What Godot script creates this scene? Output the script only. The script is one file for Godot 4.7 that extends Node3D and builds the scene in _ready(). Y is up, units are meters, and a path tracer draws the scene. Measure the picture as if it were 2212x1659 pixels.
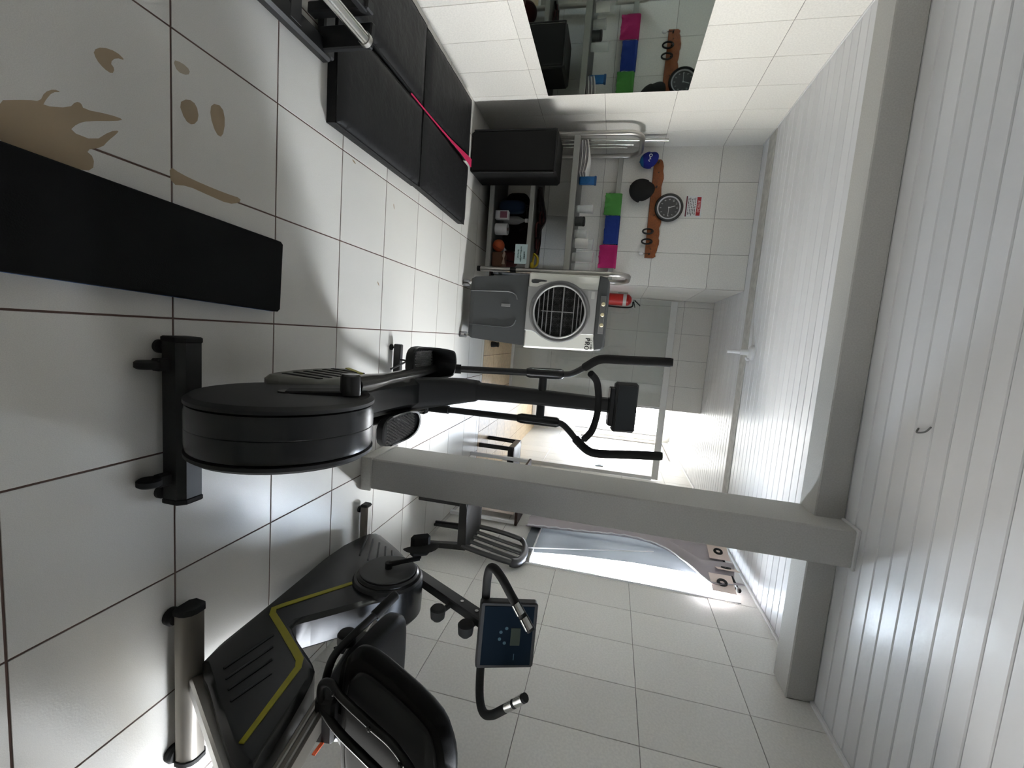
extends Node3D
# A small tiled exercise room: elliptical trainer, recumbent bike, mats, shelf, air cooler. The photograph was taken with the camera held on its side.

const CEIL := 2.70
const LEFT := -1.20
const RIGHT := 2.745
const BACK := -4.293      # the wall with the shelf
const FAR := -5.657       # the wall behind the sliding glass door
const END := -8.25        # end of the passage
const NEAR := 2.3         # wall behind the camera

var M := {}
var names := {}
var org := Vector3.ZERO
var mesh_cache := {}
var rng := RandomNumberGenerator.new()

# ---------------------------------------------------------------- geometry collector (counter-clockwise triangles)
class G:
	var t := PackedVector3Array()
	var x := Transform3D()
	func tri(a: Vector3, b: Vector3, c: Vector3):
		t.append(x * a); t.append(x * b); t.append(x * c)
	func q(a: Vector3, b: Vector3, c: Vector3, d: Vector3):
		tri(a, b, c); tri(a, c, d)
	func box(c: Vector3, s: Vector3, b := 0.0):
		var h := s * 0.5
		b = min(b, 0.49 * min(s.x, min(s.y, s.z)))
		var p := func(sx, sy, sz, ax):
			var i := h - Vector3(b, b, b)
			i[ax] = h[ax]
			return c + Vector3(sx, sy, sz) * i
		for ax in 3:
			for sg in [-1.0, 1.0]:
				var u := (ax + 1) % 3
				var v := (ax + 2) % 3
				var cs := []
				for k in [[-1, -1], [1, -1], [1, 1], [-1, 1]]:
					var s3 := Vector3.ZERO
					s3[ax] = sg; s3[u] = k[0]; s3[v] = k[1]
					cs.append(p.call(s3.x, s3.y, s3.z, ax))
				if sg > 0: q(cs[0], cs[1], cs[2], cs[3])
				else: q(cs[3], cs[2], cs[1], cs[0])
		if b <= 0.0: return
		for ax in 3:
			var u := (ax + 1) % 3
			var v := (ax + 2) % 3
			for k in [[-1, -1], [1, -1], [1, 1], [-1, 1]]:
				var s3 := Vector3.ZERO
				s3[u] = k[0]; s3[v] = k[1]
				s3[ax] = -1
				var a1 = p.call(s3.x, s3.y, s3.z, u); var b1 = p.call(s3.x, s3.y, s3.z, v)
				s3[ax] = 1
				var a2 = p.call(s3.x, s3.y, s3.z, u); var b2 = p.call(s3.x, s3.y, s3.z, v)
				if k[0] * k[1] > 0: q(a1, b1, b2, a2)
				else: q(b1, a1, a2, b2)
		for sx in [-1, 1]:
			for sy in [-1, 1]:
				for sz in [-1, 1]:
					var a = p.call(sx, sy, sz, 0); var bb = p.call(sx, sy, sz, 1); var cc = p.call(sx, sy, sz, 2)
					if sx * sy * sz > 0: tri(a, bb, cc)
					else: tri(a, cc, bb)
	func bar(a: Vector3, b: Vector3, w: float, h: float, bev := 0.003, up := Vector3.UP):
		# a rectangular bar from a to b; w across, h along up
		var d := (b - a)
		var z := d.normalized()
		if abs(z.dot(up)) > 0.98: up = Vector3.BACK
		var xx := up.cross(z).normalized()
		var yy := z.cross(xx)
		var keep := x
		x = x * Transform3D(Basis(xx, yy, z), (a + b) * 0.5)
		box(Vector3.ZERO, Vector3(w, h, d.length()), bev)
		x = keep
	func tube(path: Array, r, seg := 14, caps := true, flat := 1.0):
		var n := path.size()
		var rings := []
		var up := Vector3.UP
		var d0: Vector3 = (path[1] - path[0]).normalized()
		if abs(d0.dot(up)) > 0.9: up = Vector3.RIGHT
		var side := d0.cross(up).normalized()
		for i in n:
			var d: Vector3
			if i == 0: d = (path[1] - path[0]).normalized()
			elif i == n - 1: d = (path[n - 1] - path[n - 2]).normalized()
			else: d = ((path[i + 1] - path[i]).normalized() + (path[i] - path[i - 1]).normalized()).normalized()
			side = (side - d * side.dot(d)).normalized()
			var other := side.cross(d)
			var rr: float = r[i] if r is Array else r
			var ring := []
			for k in seg:
				var an := TAU * k / seg
				ring.append(path[i] + (side * cos(an) + other * sin(an) * flat) * rr)
			rings.append(ring)
		for i in n - 1:
			for k in seg:
				var k2 := (k + 1) % seg
				q(rings[i][k2], rings[i][k], rings[i + 1][k], rings[i + 1][k2])
		if caps:
			for k in range(1, seg - 1):
				tri(rings[0][0], rings[0][k], rings[0][k + 1])
				tri(rings[n - 1][0], rings[n - 1][k + 1], rings[n - 1][k])
	func lathe(prof: Array, seg := 40):
		# prof: Vector2(radius, height) from bottom to top, about y
		for i in prof.size() - 1:
			var a: Vector2 = prof[i]
			var b: Vector2 = prof[i + 1]
			for k in seg:
				var c1 := cos(TAU * k / seg); var s1 := sin(TAU * k / seg)
				var c2 := cos(TAU * (k + 1) / seg); var s2 := sin(TAU * (k + 1) / seg)
				var p1 := Vector3(a.x * c1, a.y, a.x * s1); var p2 := Vector3(a.x * c2, a.y, a.x * s2)
				var p3 := Vector3(b.x * c2, b.y, b.x * s2); var p4 := Vector3(b.x * c1, b.y, b.x * s1)
				if a.x < 1e-6: tri(p1, p4, p3)
				elif b.x < 1e-6: tri(p1, p4, p2)
				else: q(p1, p4, p3, p2)
	func extrude(poly: PackedVector2Array, z0: float, z1: float, bev := 0.0):
		# polygon in xy, extruded along z; bevelled rims
		if not Geometry2D.is_polygon_clockwise(poly): pass
		else:
			poly = poly.duplicate(); poly.reverse()
		var n := poly.size()
		var ins := PackedVector2Array()
		for i in n:
			var a := (poly[i] - poly[(i + n - 1) % n]).normalized()
			var b := (poly[(i + 1) % n] - poly[i]).normalized()
			var na := Vector2(-a.y, a.x); var nb := Vector2(-b.y, b.x)
			var m := (na + nb)
			m = m / max(0.3, m.length_squared() * 0.5)
			ins.append(poly[i] + m * bev)
		var tr := Geometry2D.triangulate_polygon(ins if bev > 0 else poly)
		var cap := ins if bev > 0 else poly
		for k in range(0, tr.size(), 3):
			var a := cap[tr[k]]; var b := cap[tr[k + 1]]; var c := cap[tr[k + 2]]
			if (b - a).cross(c - a) < 0:
				var sw := b; b = c; c = sw
			tri(Vector3(a.x, a.y, z1), Vector3(b.x, b.y, z1), Vector3(c.x, c.y, z1))
			tri(Vector3(a.x, a.y, z0), Vector3(c.x, c.y, z0), Vector3(b.x, b.y, z0))
		for i in n:
			var j := (i + 1) % n
			var a := poly[i]; var b := poly[j]
			if bev > 0:
				var ia := ins[i]; var ib := ins[j]
				q(Vector3(a.x, a.y, z1 - bev), Vector3(b.x, b.y, z1 - bev), Vector3(ib.x, ib.y, z1), Vector3(ia.x, ia.y, z1))
				q(Vector3(ia.x, ia.y, z0), Vector3(ib.x, ib.y, z0), Vector3(b.x, b.y, z0 + bev), Vector3(a.x, a.y, z0 + bev))
			q(Vector3(a.x, a.y, z0 + bev), Vector3(b.x, b.y, z0 + bev), Vector3(b.x, b.y, z1 - bev), Vector3(a.x, a.y, z1 - bev))
	func pad(c: Vector3, s: Vector3, e := 0.35, nu := 28, nv := 16, e2 := -1.0):
		# superellipsoid: a cushion; e small = boxy. e2 = exponent round the vertical axis
		if e2 < 0: e2 = e
		var f := func(w, m): return sign(w) * pow(abs(w), m)
		var pt := func(i, k):
			var v: float = -PI / 2 + PI * i / nv
			var u: float = TAU * k / nu
			return c + Vector3(s.x * 0.5 * f.call(cos(v), e) * f.call(cos(u), e2), s.y * 0.5 * f.call(sin(v), e), s.z * 0.5 * f.call(cos(v), e) * f.call(sin(u), e2))
		for i in nv:
			for k in nu:
				q(pt.call(i, k + 1), pt.call(i, k), pt.call(i + 1, k), pt.call(i + 1, k + 1))
	func sheet(rows: Array, thick := 0.0, dir := Vector3.ZERO):
		# rows: array of arrays of points; optional thickness along dir
		for i in rows.size() - 1:
			for k in rows[i].size() - 1:
				q(rows[i][k], rows[i][k + 1], rows[i + 1][k + 1], rows[i + 1][k])
		if thick > 0.0:
			var o := dir * thick
			var R := rows.size() - 1
			var Cc: int = rows[0].size() - 1
			for i in R:
				for k in Cc:
					q(rows[i + 1][k] - o, rows[i + 1][k + 1] - o, rows[i][k + 1] - o, rows[i][k] - o)
				q(rows[i][0] - o, rows[i][0], rows[i + 1][0], rows[i + 1][0] - o)
				q(rows[i][Cc], rows[i][Cc] - o, rows[i + 1][Cc] - o, rows[i + 1][Cc])
			for k in Cc:
				q(rows[0][k] - o, rows[0][k + 1] - o, rows[0][k + 1], rows[0][k])
				q(rows[R][k], rows[R][k + 1], rows[R][k + 1] - o, rows[R][k] - o)

func finish(g: G, crease := 38.0, off := Vector3.ZERO) -> ArrayMesh:
	var n := g.t.size() / 3
	var fn := PackedVector3Array(); fn.resize(n)
	for i in n:
		fn[i] = (g.t[3 * i + 1] - g.t[3 * i]).cross(g.t[3 * i + 2] - g.t[3 * i])
	var at := {}
	if crease > 0.0:
		for i in n:
			for k in 3:
				var key := Vector3i((g.t[3 * i + k] * 20000.0).round())
				if not at.has(key): at[key] = PackedInt32Array()
				at[key].append(i)
	var V := PackedVector3Array(); var N := PackedVector3Array()
	var cc := cos(deg_to_rad(crease))
	for i in n:
		var me := fn[i].normalized()
		if me.length_squared() < 0.5: continue
		for k in [0, 2, 1]:
			var p := g.t[3 * i + k]
			var nn := me
			if crease > 0.0:
				nn = Vector3.ZERO
				for j in at[Vector3i((p * 20000.0).round())]:
					if fn[j].normalized().dot(me) > cc: nn += fn[j]
				nn = nn.normalized() if nn.length_squared() > 0 else me
			V.append(p - off); N.append(nn)
	var arr := []
	arr.resize(Mesh.ARRAY_MAX)
	arr[Mesh.ARRAY_VERTEX] = V; arr[Mesh.ARRAY_NORMAL] = N
	var am := ArrayMesh.new()
	am.add_surface_from_arrays(Mesh.PRIMITIVE_TRIANGLES, arr)
	return am

# ---------------------------------------------------------------- things and parts
func numbered(called: String) -> String:
	if not names.has(called):
		names[called] = 0
		return called
	names[called] += 1
	return "%s_%03d" % [called, names[called]]
func tag(o, label: String, category: String, group := ""):
	o.set_meta("label", label); o.set_meta("category", category)
	if group: o.set_meta("group", group)
	return o
func thing(called: String, label: String, category: String, at: Vector3, group := "") -> Node3D:
	var o := Node3D.new()
	o.name = numbered(called)
	add_child(o)
	o.position = at
	org = at
	tag(o, label, category, group)
	return o
func part(parent: Node, called: String, g: G, m: Material, crease := 38.0, label := "") -> MeshInstance3D:
	var o := MeshInstance3D.new()
	o.name = called
	o.mesh = finish(g, crease, org)
	o.material_override = m
	parent.add_child(o, true)
	if label: o.set_meta("label", label)
	return o
func single(called: String, g: G, m: Material, label: String, category: String, at: Vector3, group := "", crease := 38.0) -> MeshInstance3D:
	var o := MeshInstance3D.new()
	o.name = numbered(called)
	o.mesh = finish(g, crease, at)
	o.material_override = m
	o.position = at
	add_child(o)
	tag(o, label, category, group)
	return o
func struct(called: String, g: G, m: Material, crease := 38.0) -> MeshInstance3D:
	var o := MeshInstance3D.new()
	o.name = called
	o.mesh = finish(g, crease)
	o.material_override = m
	add_child(o)
	o.set_meta("kind", "structure")
	org = Vector3.ZERO
	return o
func text(parent: Node, called: String, s: String, size: float, pos: Vector3, basis: Basis, m: Material, bold := false, depth := 0.001, squeeze := 1.0):
	var tm := TextMesh.new()
	var f := SystemFont.new()
	f.font_names = PackedStringArray(["Droid Sans"])
	if bold: f.font_weight = 700
	tm.font = f
	tm.text = s
	tm.font_size = 64
	tm.pixel_size = size / 64.0
	tm.depth = depth
	var o := MeshInstance3D.new()
	o.name = called
	o.mesh = tm
	o.material_override = m
	parent.add_child(o, true)
	o.transform = Transform3D(basis * Basis.from_scale(Vector3(squeeze, 1, 1)), pos - org)
	return o

# ---------------------------------------------------------------- materials
func noise_image(size: int, freq: float, seed_: int, oct := 3) -> Image:
	var n := FastNoiseLite.new()
	n.seed = seed_
	n.noise_type = FastNoiseLite.TYPE_SIMPLEX_SMOOTH
	n.frequency = freq
	n.fractal_octaves = oct
	return n.get_seamless_image(size, size)
func ramp(im: Image, lo: Color, hi: Color) -> ImageTexture:
	var o := Image.create(im.get_width(), im.get_height(), false, Image.FORMAT_RGB8)
	for y in im.get_height():
		for x in im.get_width():
			o.set_pixel(x, y, lo.lerp(hi, im.get_pixel(x, y).r))
	return ImageTexture.create_from_image(o)
func bump(im: Image, k: float) -> ImageTexture:
	var b: Image = im.duplicate()
	b.convert(Image.FORMAT_RGBA8)
	b.bump_map_to_normal_map(k)
	return ImageTexture.create_from_image(b)
func mat(c: Color, rough := 0.6, metal := 0.0, spec := 0.5) -> StandardMaterial3D:
	var m := StandardMaterial3D.new()
	m.albedo_color = c
	m.roughness = rough
	m.metallic = metal
	m.metallic_specular = spec
	return m
func grain(m: StandardMaterial3D, tex: Texture2D, nrm: Texture2D, scale: float, nscale := 0.3, world := true):
	if tex: m.albedo_texture = tex
	if nrm:
		m.normal_enabled = true
		m.normal_texture = nrm
		m.normal_scale = nscale
	m.uv1_triplanar = true
	m.uv1_world_triplanar = world
	m.uv1_scale = Vector3.ONE * scale
	return m

func make_materials():
	var fine := noise_image(256, 0.12, 3, 3)
	var soft := noise_image(256, 0.02, 5, 4)
	var pebble := noise_image(256, 0.05, 9, 2)
	var t_tile := ramp(fine, Color(0.93, 0.93, 0.93), Color(1, 1, 1))
	var t_cloud := ramp(soft, Color(0.86, 0.86, 0.86), Color(1, 1, 1))
	var n_fine := bump(fine, 2.0)
	var n_peb := bump(pebble, 3.0)
	var n_soft := bump(soft, 4.0)
	for i in 3:
		var k: float = [1.0, 0.985, 1.012][i]
		M["floor%d" % i] = grain(mat(Color(0.83 * k, 0.82 * k, 0.795 * k), 0.28), t_tile, n_peb, 9.0, 0.10)
		M["wall%d" % i] = grain(mat(Color(0.905 * k, 0.895 * k, 0.87 * k), 0.30), t_tile, n_soft, 2.0, 0.05)
		M["beige%d" % i] = grain(mat(Color(0.82 * k, 0.72 * k, 0.57 * k), 0.35), t_cloud, n_soft, 3.0, 0.05)
		M["pvc%d" % i] = grain(mat(Color(0.885 * k, 0.885 * k, 0.895 * k), 0.34), null, n_soft, 1.2, 0.12)
	M.grout = mat(Color(0.36, 0.28, 0.25), 0.95)
	M.wgrout = mat(Color(0.50, 0.48, 0.46), 0.95)
	M.groove = mat(Color(0.40, 0.40, 0.42), 0.8)
	M.paint = grain(mat(Color(0.76, 0.755, 0.74), 0.8), t_tile, n_fine, 3.0, 0.15)
	M.plaster = grain(mat(Color(0.80, 0.79, 0.77), 0.8), t_cloud, n_fine, 2.0, 0.2)
	M.trim = mat(Color(0.86, 0.86, 0.86), 0.4)
	M.alu = mat(Color(0.86, 0.86, 0.85), 0.45, 0.0)
	M.mirror = mat(Color(0.80, 0.83, 0.80), 0.02, 1.0)
	M.mirror_edge = mat(Color(0.35, 0.45, 0.42), 0.3)
	M.vinyl = grain(mat(Color(0.115, 0.115, 0.118), 0.52, 0.0, 0.3), null, n_soft, 3.0, 0.35)
	M.foam = grain(mat(Color(0.085, 0.085, 0.088), 0.85, 0.0, 0.25), null, n_fine, 6.0, 0.3)
	M.blackbox = grain(mat(Color(0.07, 0.07, 0.072), 0.5, 0.0, 0.3), null, n_fine, 6.0, 0.2)
	M.blue_edge = mat(Color(0.12, 0.32, 0.55), 0.7)
	M.pink = mat(Color(0.72, 0.08, 0.30), 0.75)
	M.chrome = mat(Color(0.80, 0.80, 0.78), 0.18, 1.0)
	M.steel = grain(mat(Color(0.74, 0.73, 0.71), 0.32, 1.0), null, n_fine, 4.0, 0.05)
	M.plastic = grain(mat(Color(0.11, 0.112, 0.118), 0.27), null, n_fine, 8.0, 0.04)
	M.plastic_matte = grain(mat(Color(0.10, 0.10, 0.105), 0.6), null, n_fine, 8.0, 0.15)
	M.grip = grain(mat(Color(0.07, 0.07, 0.072), 0.85), null, n_fine, 12.0, 0.5)
	M.darkmetal = mat(Color(0.20, 0.20, 0.20), 0.35, 0.6)
	M.gunmetal = mat(Color(0.34, 0.335, 0.33), 0.24, 0.75)
	M.stud = mat(Color(0.42, 0.42, 0.41), 0.55)
	M.greymetal = mat(Color(0.50, 0.48, 0.45), 0.38, 0.55)
	M.rubber = mat(Color(0.07, 0.07, 0.07), 0.8)
	M.yellow = mat(Color(0.60, 0.57, 0.08), 0.5)
	M.vent = mat(Color(0.02, 0.02, 0.02), 0.9)
	M.vent_panel = mat(Color(0.36, 0.36, 0.33), 0.5)
	M.navy = mat(Color(0.05, 0.105, 0.15), 0.6, 0.0, 0.15)
	M.lcd = mat(Color(0.24, 0.27, 0.24), 0.5, 0.0, 0.15)
	M.button = mat(Color(0.30, 0.40, 0.44), 0.6, 0.0, 0.2)
	M.charcoal = grain(mat(Color(0.235, 0.245, 0.25), 0.55), null, n_fine, 8.0, 0.1)
	M.slate = mat(Color(0.42, 0.42, 0.42), 0.5)
	M.midgrey = mat(Color(0.58, 0.58, 0.575), 0.5)
	M.coolwhite = mat(Color(0.84, 0.84, 0.81), 0.45)
	M.knob = mat(Color(0.80, 0.76, 0.62), 0.35, 0.3)
	M.ink = mat(Color(0.08, 0.08, 0.08), 0.7)
	M.shelf = mat(Color(0.60, 0.60, 0.58), 0.5)
	M.card = mat(Color(0.78, 0.86, 0.87), 0.7)
	M.teal_ink = mat(Color(0.16, 0.30, 0.33), 0.8)
	M.paper = mat(Color(0.86, 0.85, 0.84), 0.85)
	M.paper_grey = mat(Color(0.55, 0.53, 0.54), 0.85)
	M.white = mat(Color(0.85, 0.85, 0.85), 0.5)
	M.red = mat(Color(0.70, 0.10, 0.08), 0.35)
	M.sign_red = mat(Color(0.66, 0.06, 0.12), 0.5)
	M.green = grain(mat(Color(0.29, 0.56, 0.25), 0.85), null, n_soft, 6.0, 0.6)
	M.blue = grain(mat(Color(0.05, 0.18, 0.50), 0.85), null, n_soft, 6.0, 0.6)
	M.magenta = grain(mat(Color(0.66, 0.08, 0.37), 0.85), null, n_soft, 6.0, 0.6)
	M.cap_teal = grain(mat(Color(0.05, 0.36, 0.55), 0.8), null, n_fine, 10.0, 0.3)
	M.cap_navy = grain(mat(Color(0.05, 0.10, 0.48), 0.8), null, n_fine, 10.0, 0.3)
	M.cap_black = grain(mat(Color(0.06, 0.06, 0.06), 0.9), null, n_fine, 10.0, 0.4)
	M.blue_pack = mat(Color(0.04, 0.36, 0.60), 0.5)
	M.orange = mat(Color(0.66, 0.28, 0.12), 0.6)
	M.maroon = mat(Color(0.30, 0.09, 0.08), 0.7)
	M.brown = mat(Color(0.36, 0.24, 0.17), 0.8)
	M.dark_brown = mat(Color(0.20, 0.12, 0.08), 0.6)
	M.banana = mat(Color(0.72, 0.62, 0.10), 0.6)
	M.string = mat(Color(0.66, 0.58, 0.52), 0.9)
	M.strap = mat(Color(0.12, 0.09, 0.09), 0.9)
	M.chair = grain(mat(Color(0.125, 0.12, 0.12), 0.36), null, n_fine, 8.0, 0.08)
	M.orange_tag = mat(Color(0.90, 0.38, 0.20), 0.6)
	var wood := Image.create(256, 256, false, Image.FORMAT_RGB8)
	var wn := FastNoiseLite.new()
	wn.seed = 12; wn.frequency = 0.03; wn.fractal_octaves = 4
	for y in 256:
		for x in 256:
			var v := 0.5 + 0.5 * sin((y * 0.35 + wn.get_noise_2d(x * 0.35, y * 2.0) * 22.0))
			var k := wn.get_noise_2d(x * 0.8 + 900, y * 0.8) * 0.5 + 0.5
			wood.set_pixel(x, y, Color(0.42, 0.21, 0.08).lerp(Color(0.62, 0.35, 0.15), v * 0.55 + k * 0.45))
	M.wood = grain(mat(Color(1, 1, 1), 0.55), ImageTexture.create_from_image(wood), null, 3.0, 0.0)
	M.stain = mat(Color(0.67, 0.59, 0.475, 0.75), 0.8, 0.0, 0.3)
	M.stain.transparency = BaseMaterial3D.TRANSPARENCY_ALPHA
	M.stain_faint = mat(Color(0.72, 0.67, 0.59, 0.75), 0.8, 0.0, 0.3)
	M.stain_faint.transparency = BaseMaterial3D.TRANSPARENCY_ALPHA
	M.glass = mat(Color(0.55, 0.60, 0.58, 0.02), 0.02)
	M.glass.transparency = BaseMaterial3D.TRANSPARENCY_ALPHA
	M.thin_glass = mat(Color(0.5, 0.5, 0.5, 0.015), 0.05, 0.0, 0.2)
	M.thin_glass.transparency = BaseMaterial3D.TRANSPARENCY_ALPHA
	M.door_glass = mat(Color(0.70, 0.76, 0.73, 0.14), 0.03)
	M.door_glass.transparency = BaseMaterial3D.TRANSPARENCY_ALPHA
	M.clear = mat(Color(0.92, 0.93, 0.93, 0.28), 0.12)
	M.clear.transparency = BaseMaterial3D.TRANSPARENCY_ALPHA
	M.curtain = grain(mat(Color(0.70, 0.67, 0.68), 0.8), null, n_soft, 3.0, 0.2)
	M.curtain.backlight_enabled = true
	M.curtain.backlight = Color(0.10, 0.10, 0.11)
	M.lining = mat(Color(0.52, 0.54, 0.56), 0.8)
	M.lining.backlight_enabled = true
	M.lining.backlight = Color(0.38, 0.385, 0.39)
	M.hem = mat(Color(0.90, 0.83, 0.79), 0.85)
	M.leaf = mat(Color(0.19, 0.27, 0.08), 0.8, 0.0, 0.1)
	M.concrete = mat(Color(0.72, 0.70, 0.66), 0.9)

# ---------------------------------------------------------------- tiles
func tile_mesh(w: float, h: float, t: float, ch: float) -> ArrayMesh:
	var key := "%.3f_%.3f_%.4f" % [w, h, t]
	if not mesh_cache.has(key):
		var g := G.new()
		var a := Vector2(w, h) * 0.5
		var b := a - Vector2(ch, ch)
		var P := func(v, z): return [Vector3(-v.x, -v.y, z), Vector3(v.x, -v.y, z), Vector3(v.x, v.y, z), Vector3(-v.x, v.y, z)]
		var top = P.call(b, t); var mid = P.call(a, t - ch); var low = P.call(a, -0.003)
		g.q(top[0], top[1], top[2], top[3])
		for i in 4:
			var j := (i + 1) % 4
			g.q(mid[i], mid[j], top[j], top[i])
			g.q(low[i], low[j], mid[j], mid[i])
		mesh_cache[key] = finish(g, 0.0)
	return mesh_cache[key]
func cut(rects: Array, hole: Rect2) -> Array:
	var out := []
	for r in rects:
		if not r.intersects(hole):
			out.append(r); continue
		var i: Rect2 = r.intersection(hole)
		if i.position.y > r.position.y: out.append(Rect2(r.position, Vector2(r.size.x, i.position.y - r.position.y)))
		if i.end.y < r.end.y: out.append(Rect2(r.position.x, i.end.y, r.size.x, r.end.y - i.end.y))
		if i.position.x > r.position.x: out.append(Rect2(r.position.x, i.position.y, i.position.x - r.position.x, i.size.y))
		if i.end.x < r.end.x: out.append(Rect2(i.end.x, i.position.y, r.end.x - i.end.x, i.size.y))
	return out
# area: Rect2 in (u, v); joints at ju + k*pu and jv + k*pv; frame maps (u, v, 0) to the world
func tiles(parent: Node, called: String, frame: Transform3D, area: Rect2, ju: float, pu: float, jv: float, pv: float, gap: float, holes: Array, m: String, t := 0.004, ch := 0.0015):
	var i0 := floori((area.position.x - ju) / pu + 1e-4)
	var j0 := floori((area.position.y - jv) / pv + 1e-4)
	var i := i0
	while ju + i * pu < area.end.x - 1e-3:
		var j := j0
		while jv + j * pv < area.end.y - 1e-3:
			var r := Rect2(ju + i * pu, jv + j * pv, pu, pv).intersection(area)
			var rs := [r]
			for h in holes: rs = cut(rs, h)
			for p in rs:
				var w: float = snappedf(p.size.x - gap, 0.001); var hh: float = snappedf(p.size.y - gap, 0.001)
				if w < 0.012 or hh < 0.012: continue
				var o := MeshInstance3D.new()
				o.name = called
				o.mesh = tile_mesh(w, hh, t, ch)
				o.material_override = M[m + str(posmod(i * 7 + j * 13 + i * j * 5, 3))]
				parent.add_child(o, true)
				var c: Vector2 = p.get_center()
				o.transform = frame * Transform3D(Basis(), Vector3(c.x, c.y, 0))
			j += 1
		i += 1
func slabs(area: Rect2, holes: Array) -> Array:
	var rs := [area]
	for h in holes: rs = cut(rs, h)
	return rs

# ================================================================ the scene
func _ready():
	rng.seed = 7
	# ---- camera
	var cam := Camera3D.new()
	cam.name = "camera"
	add_child(cam)
	var r := Vector3(0.99080702, 0.09962022, 0.09152735)
	var u := Vector3(-0.07718819, 0.97192292, -0.22227871)
	var b := Vector3(-0.11110098, 0.21317048, 0.97067756)
	cam.transform = Transform3D(Basis(u, -r, b).orthonormalized(), Vector3(0.86613, 1.43566, 0.74505))
	cam.fov = 82.1577
	cam.near = 0.02
	cam.current = true
	# ---- sky, exposure
	var we := WorldEnvironment.new()
	we.name = "world_environment"
	var env := Environment.new()
	env.background_mode = Environment.BG_SKY
	var sk := Sky.new()
	var sm := ProceduralSkyMaterial.new()
	sm.sky_top_color = Color(0.78, 0.84, 0.93)
	sm.sky_horizon_color = Color(0.97, 0.96, 0.94)
	sm.ground_bottom_color = Color(0.62, 0.62, 0.60)
	sm.ground_horizon_color = Color(0.88, 0.87, 0.85)
	sm.sky_energy_multiplier = 3.5
	sm.ground_energy_multiplier = 3.5
	sk.sky_material = sm
	env.sky = sk
	env.ambient_light_source = Environment.AMBIENT_SOURCE_SKY
	env.tonemap_mode = Environment.TONE_MAPPER_LINEAR
	env.tonemap_exposure = 1.5
	env.sdfgi_enabled = true
	env.ssao_enabled = true
	env.ssil_enabled = true
	we.environment = env
	add_child(we)
	# ---- area lights for daylight at the windows, plus unseen ones outside
	daylight("window_daylight", Vector3(RIGHT + 0.17, 1.74, -3.33), Vector3(-1, 0, 0), Vector2(1.20, 1.56), Color(0.86, 0.93, 1.0), 13.0)
	daylight("passage_window_daylight", Vector3(RIGHT + 0.17, 1.78, -7.45), Vector3(-1, 0, 0), Vector2(1.30, 1.5), Color(1.0, 0.98, 0.93), 1.6)
	daylight("end_window_daylight", Vector3(2.2, 1.7, END - 0.17), Vector3(0, 0, 1), Vector2(0.8, 1.6), Color(0.97, 0.98, 1.0), 0.5)
	daylight("unseen_doorway_light", Vector3(3.5, 1.15, -0.32), Vector3(-1, 0, 0), Vector2(0.6, 2.2), Color(1.0, 0.985, 0.95), 6.5)  # out of view; lights the floor beside the bike
	daylight("unseen_yard_light", Vector3(5.4, 1.9, -3.1), Vector3(-1, 0, 0), Vector2(1.8, 2.6), Color(1.0, 0.985, 0.945), 136.0)  # unseen source beyond the window, placed to light the left wall
	daylight("unseen_sky_light", Vector3(4.7, 3.9, -3.7), Vector3(-0.75, -0.55, 0.36), Vector2(3.0, 2.4), Color(0.98, 0.99, 1.0), 280.0)  # unseen source above the yard, placed to light the floor through the window
	make_materials()
	build_shell()
	build_openings()
	build_elliptical()
	build_bike()
	build_mats()
	build_frame_machine()
	build_shelf()
	build_wall_things()
	build_cooler()
	build_chairs()
	build_far()
	build_small()

func daylight(called: String, at: Vector3, to: Vector3, size: Vector2, c: Color, e: float):
	var l := AreaLight3D.new()
	l.name = called
	add_child(l)
	l.look_at_from_position(at, at + to, Vector3.UP)
	l.area_size = size
	l.light_color = c
	l.light_energy = e
	l.area_range = 16.0
	l.area_attenuation = 2.0
	l.shadow_enabled = true

# ---------------------------------------------------------------- room
const WALL_PU := 0.360
const WALL_PV := 0.582
func wall_boxes(g: G, frame: Transform3D, area: Rect2, holes: Array, thick: float):
	for s in slabs(area, holes):
		var keep := g.x
		g.x = frame
		var c: Vector2 = s.get_center()
		g.box(Vector3(c.x, c.y, -thick * 0.5), Vector3(s.size.x, s.size.y, thick))
		g.x = keep
func tiled_wall(called: String, frame: Transform3D, area: Rect2, ju: float, holes := [], thick := 0.14):
	var g := G.new()
	wall_boxes(g, frame, area, holes, thick)
	var o := struct(called, g, M.wgrout, 0.0)
	tiles(o, "wall_tile", frame, area, ju, WALL_PU, 0.0, WALL_PV, 0.0035, holes, "wall")
	return o

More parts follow.
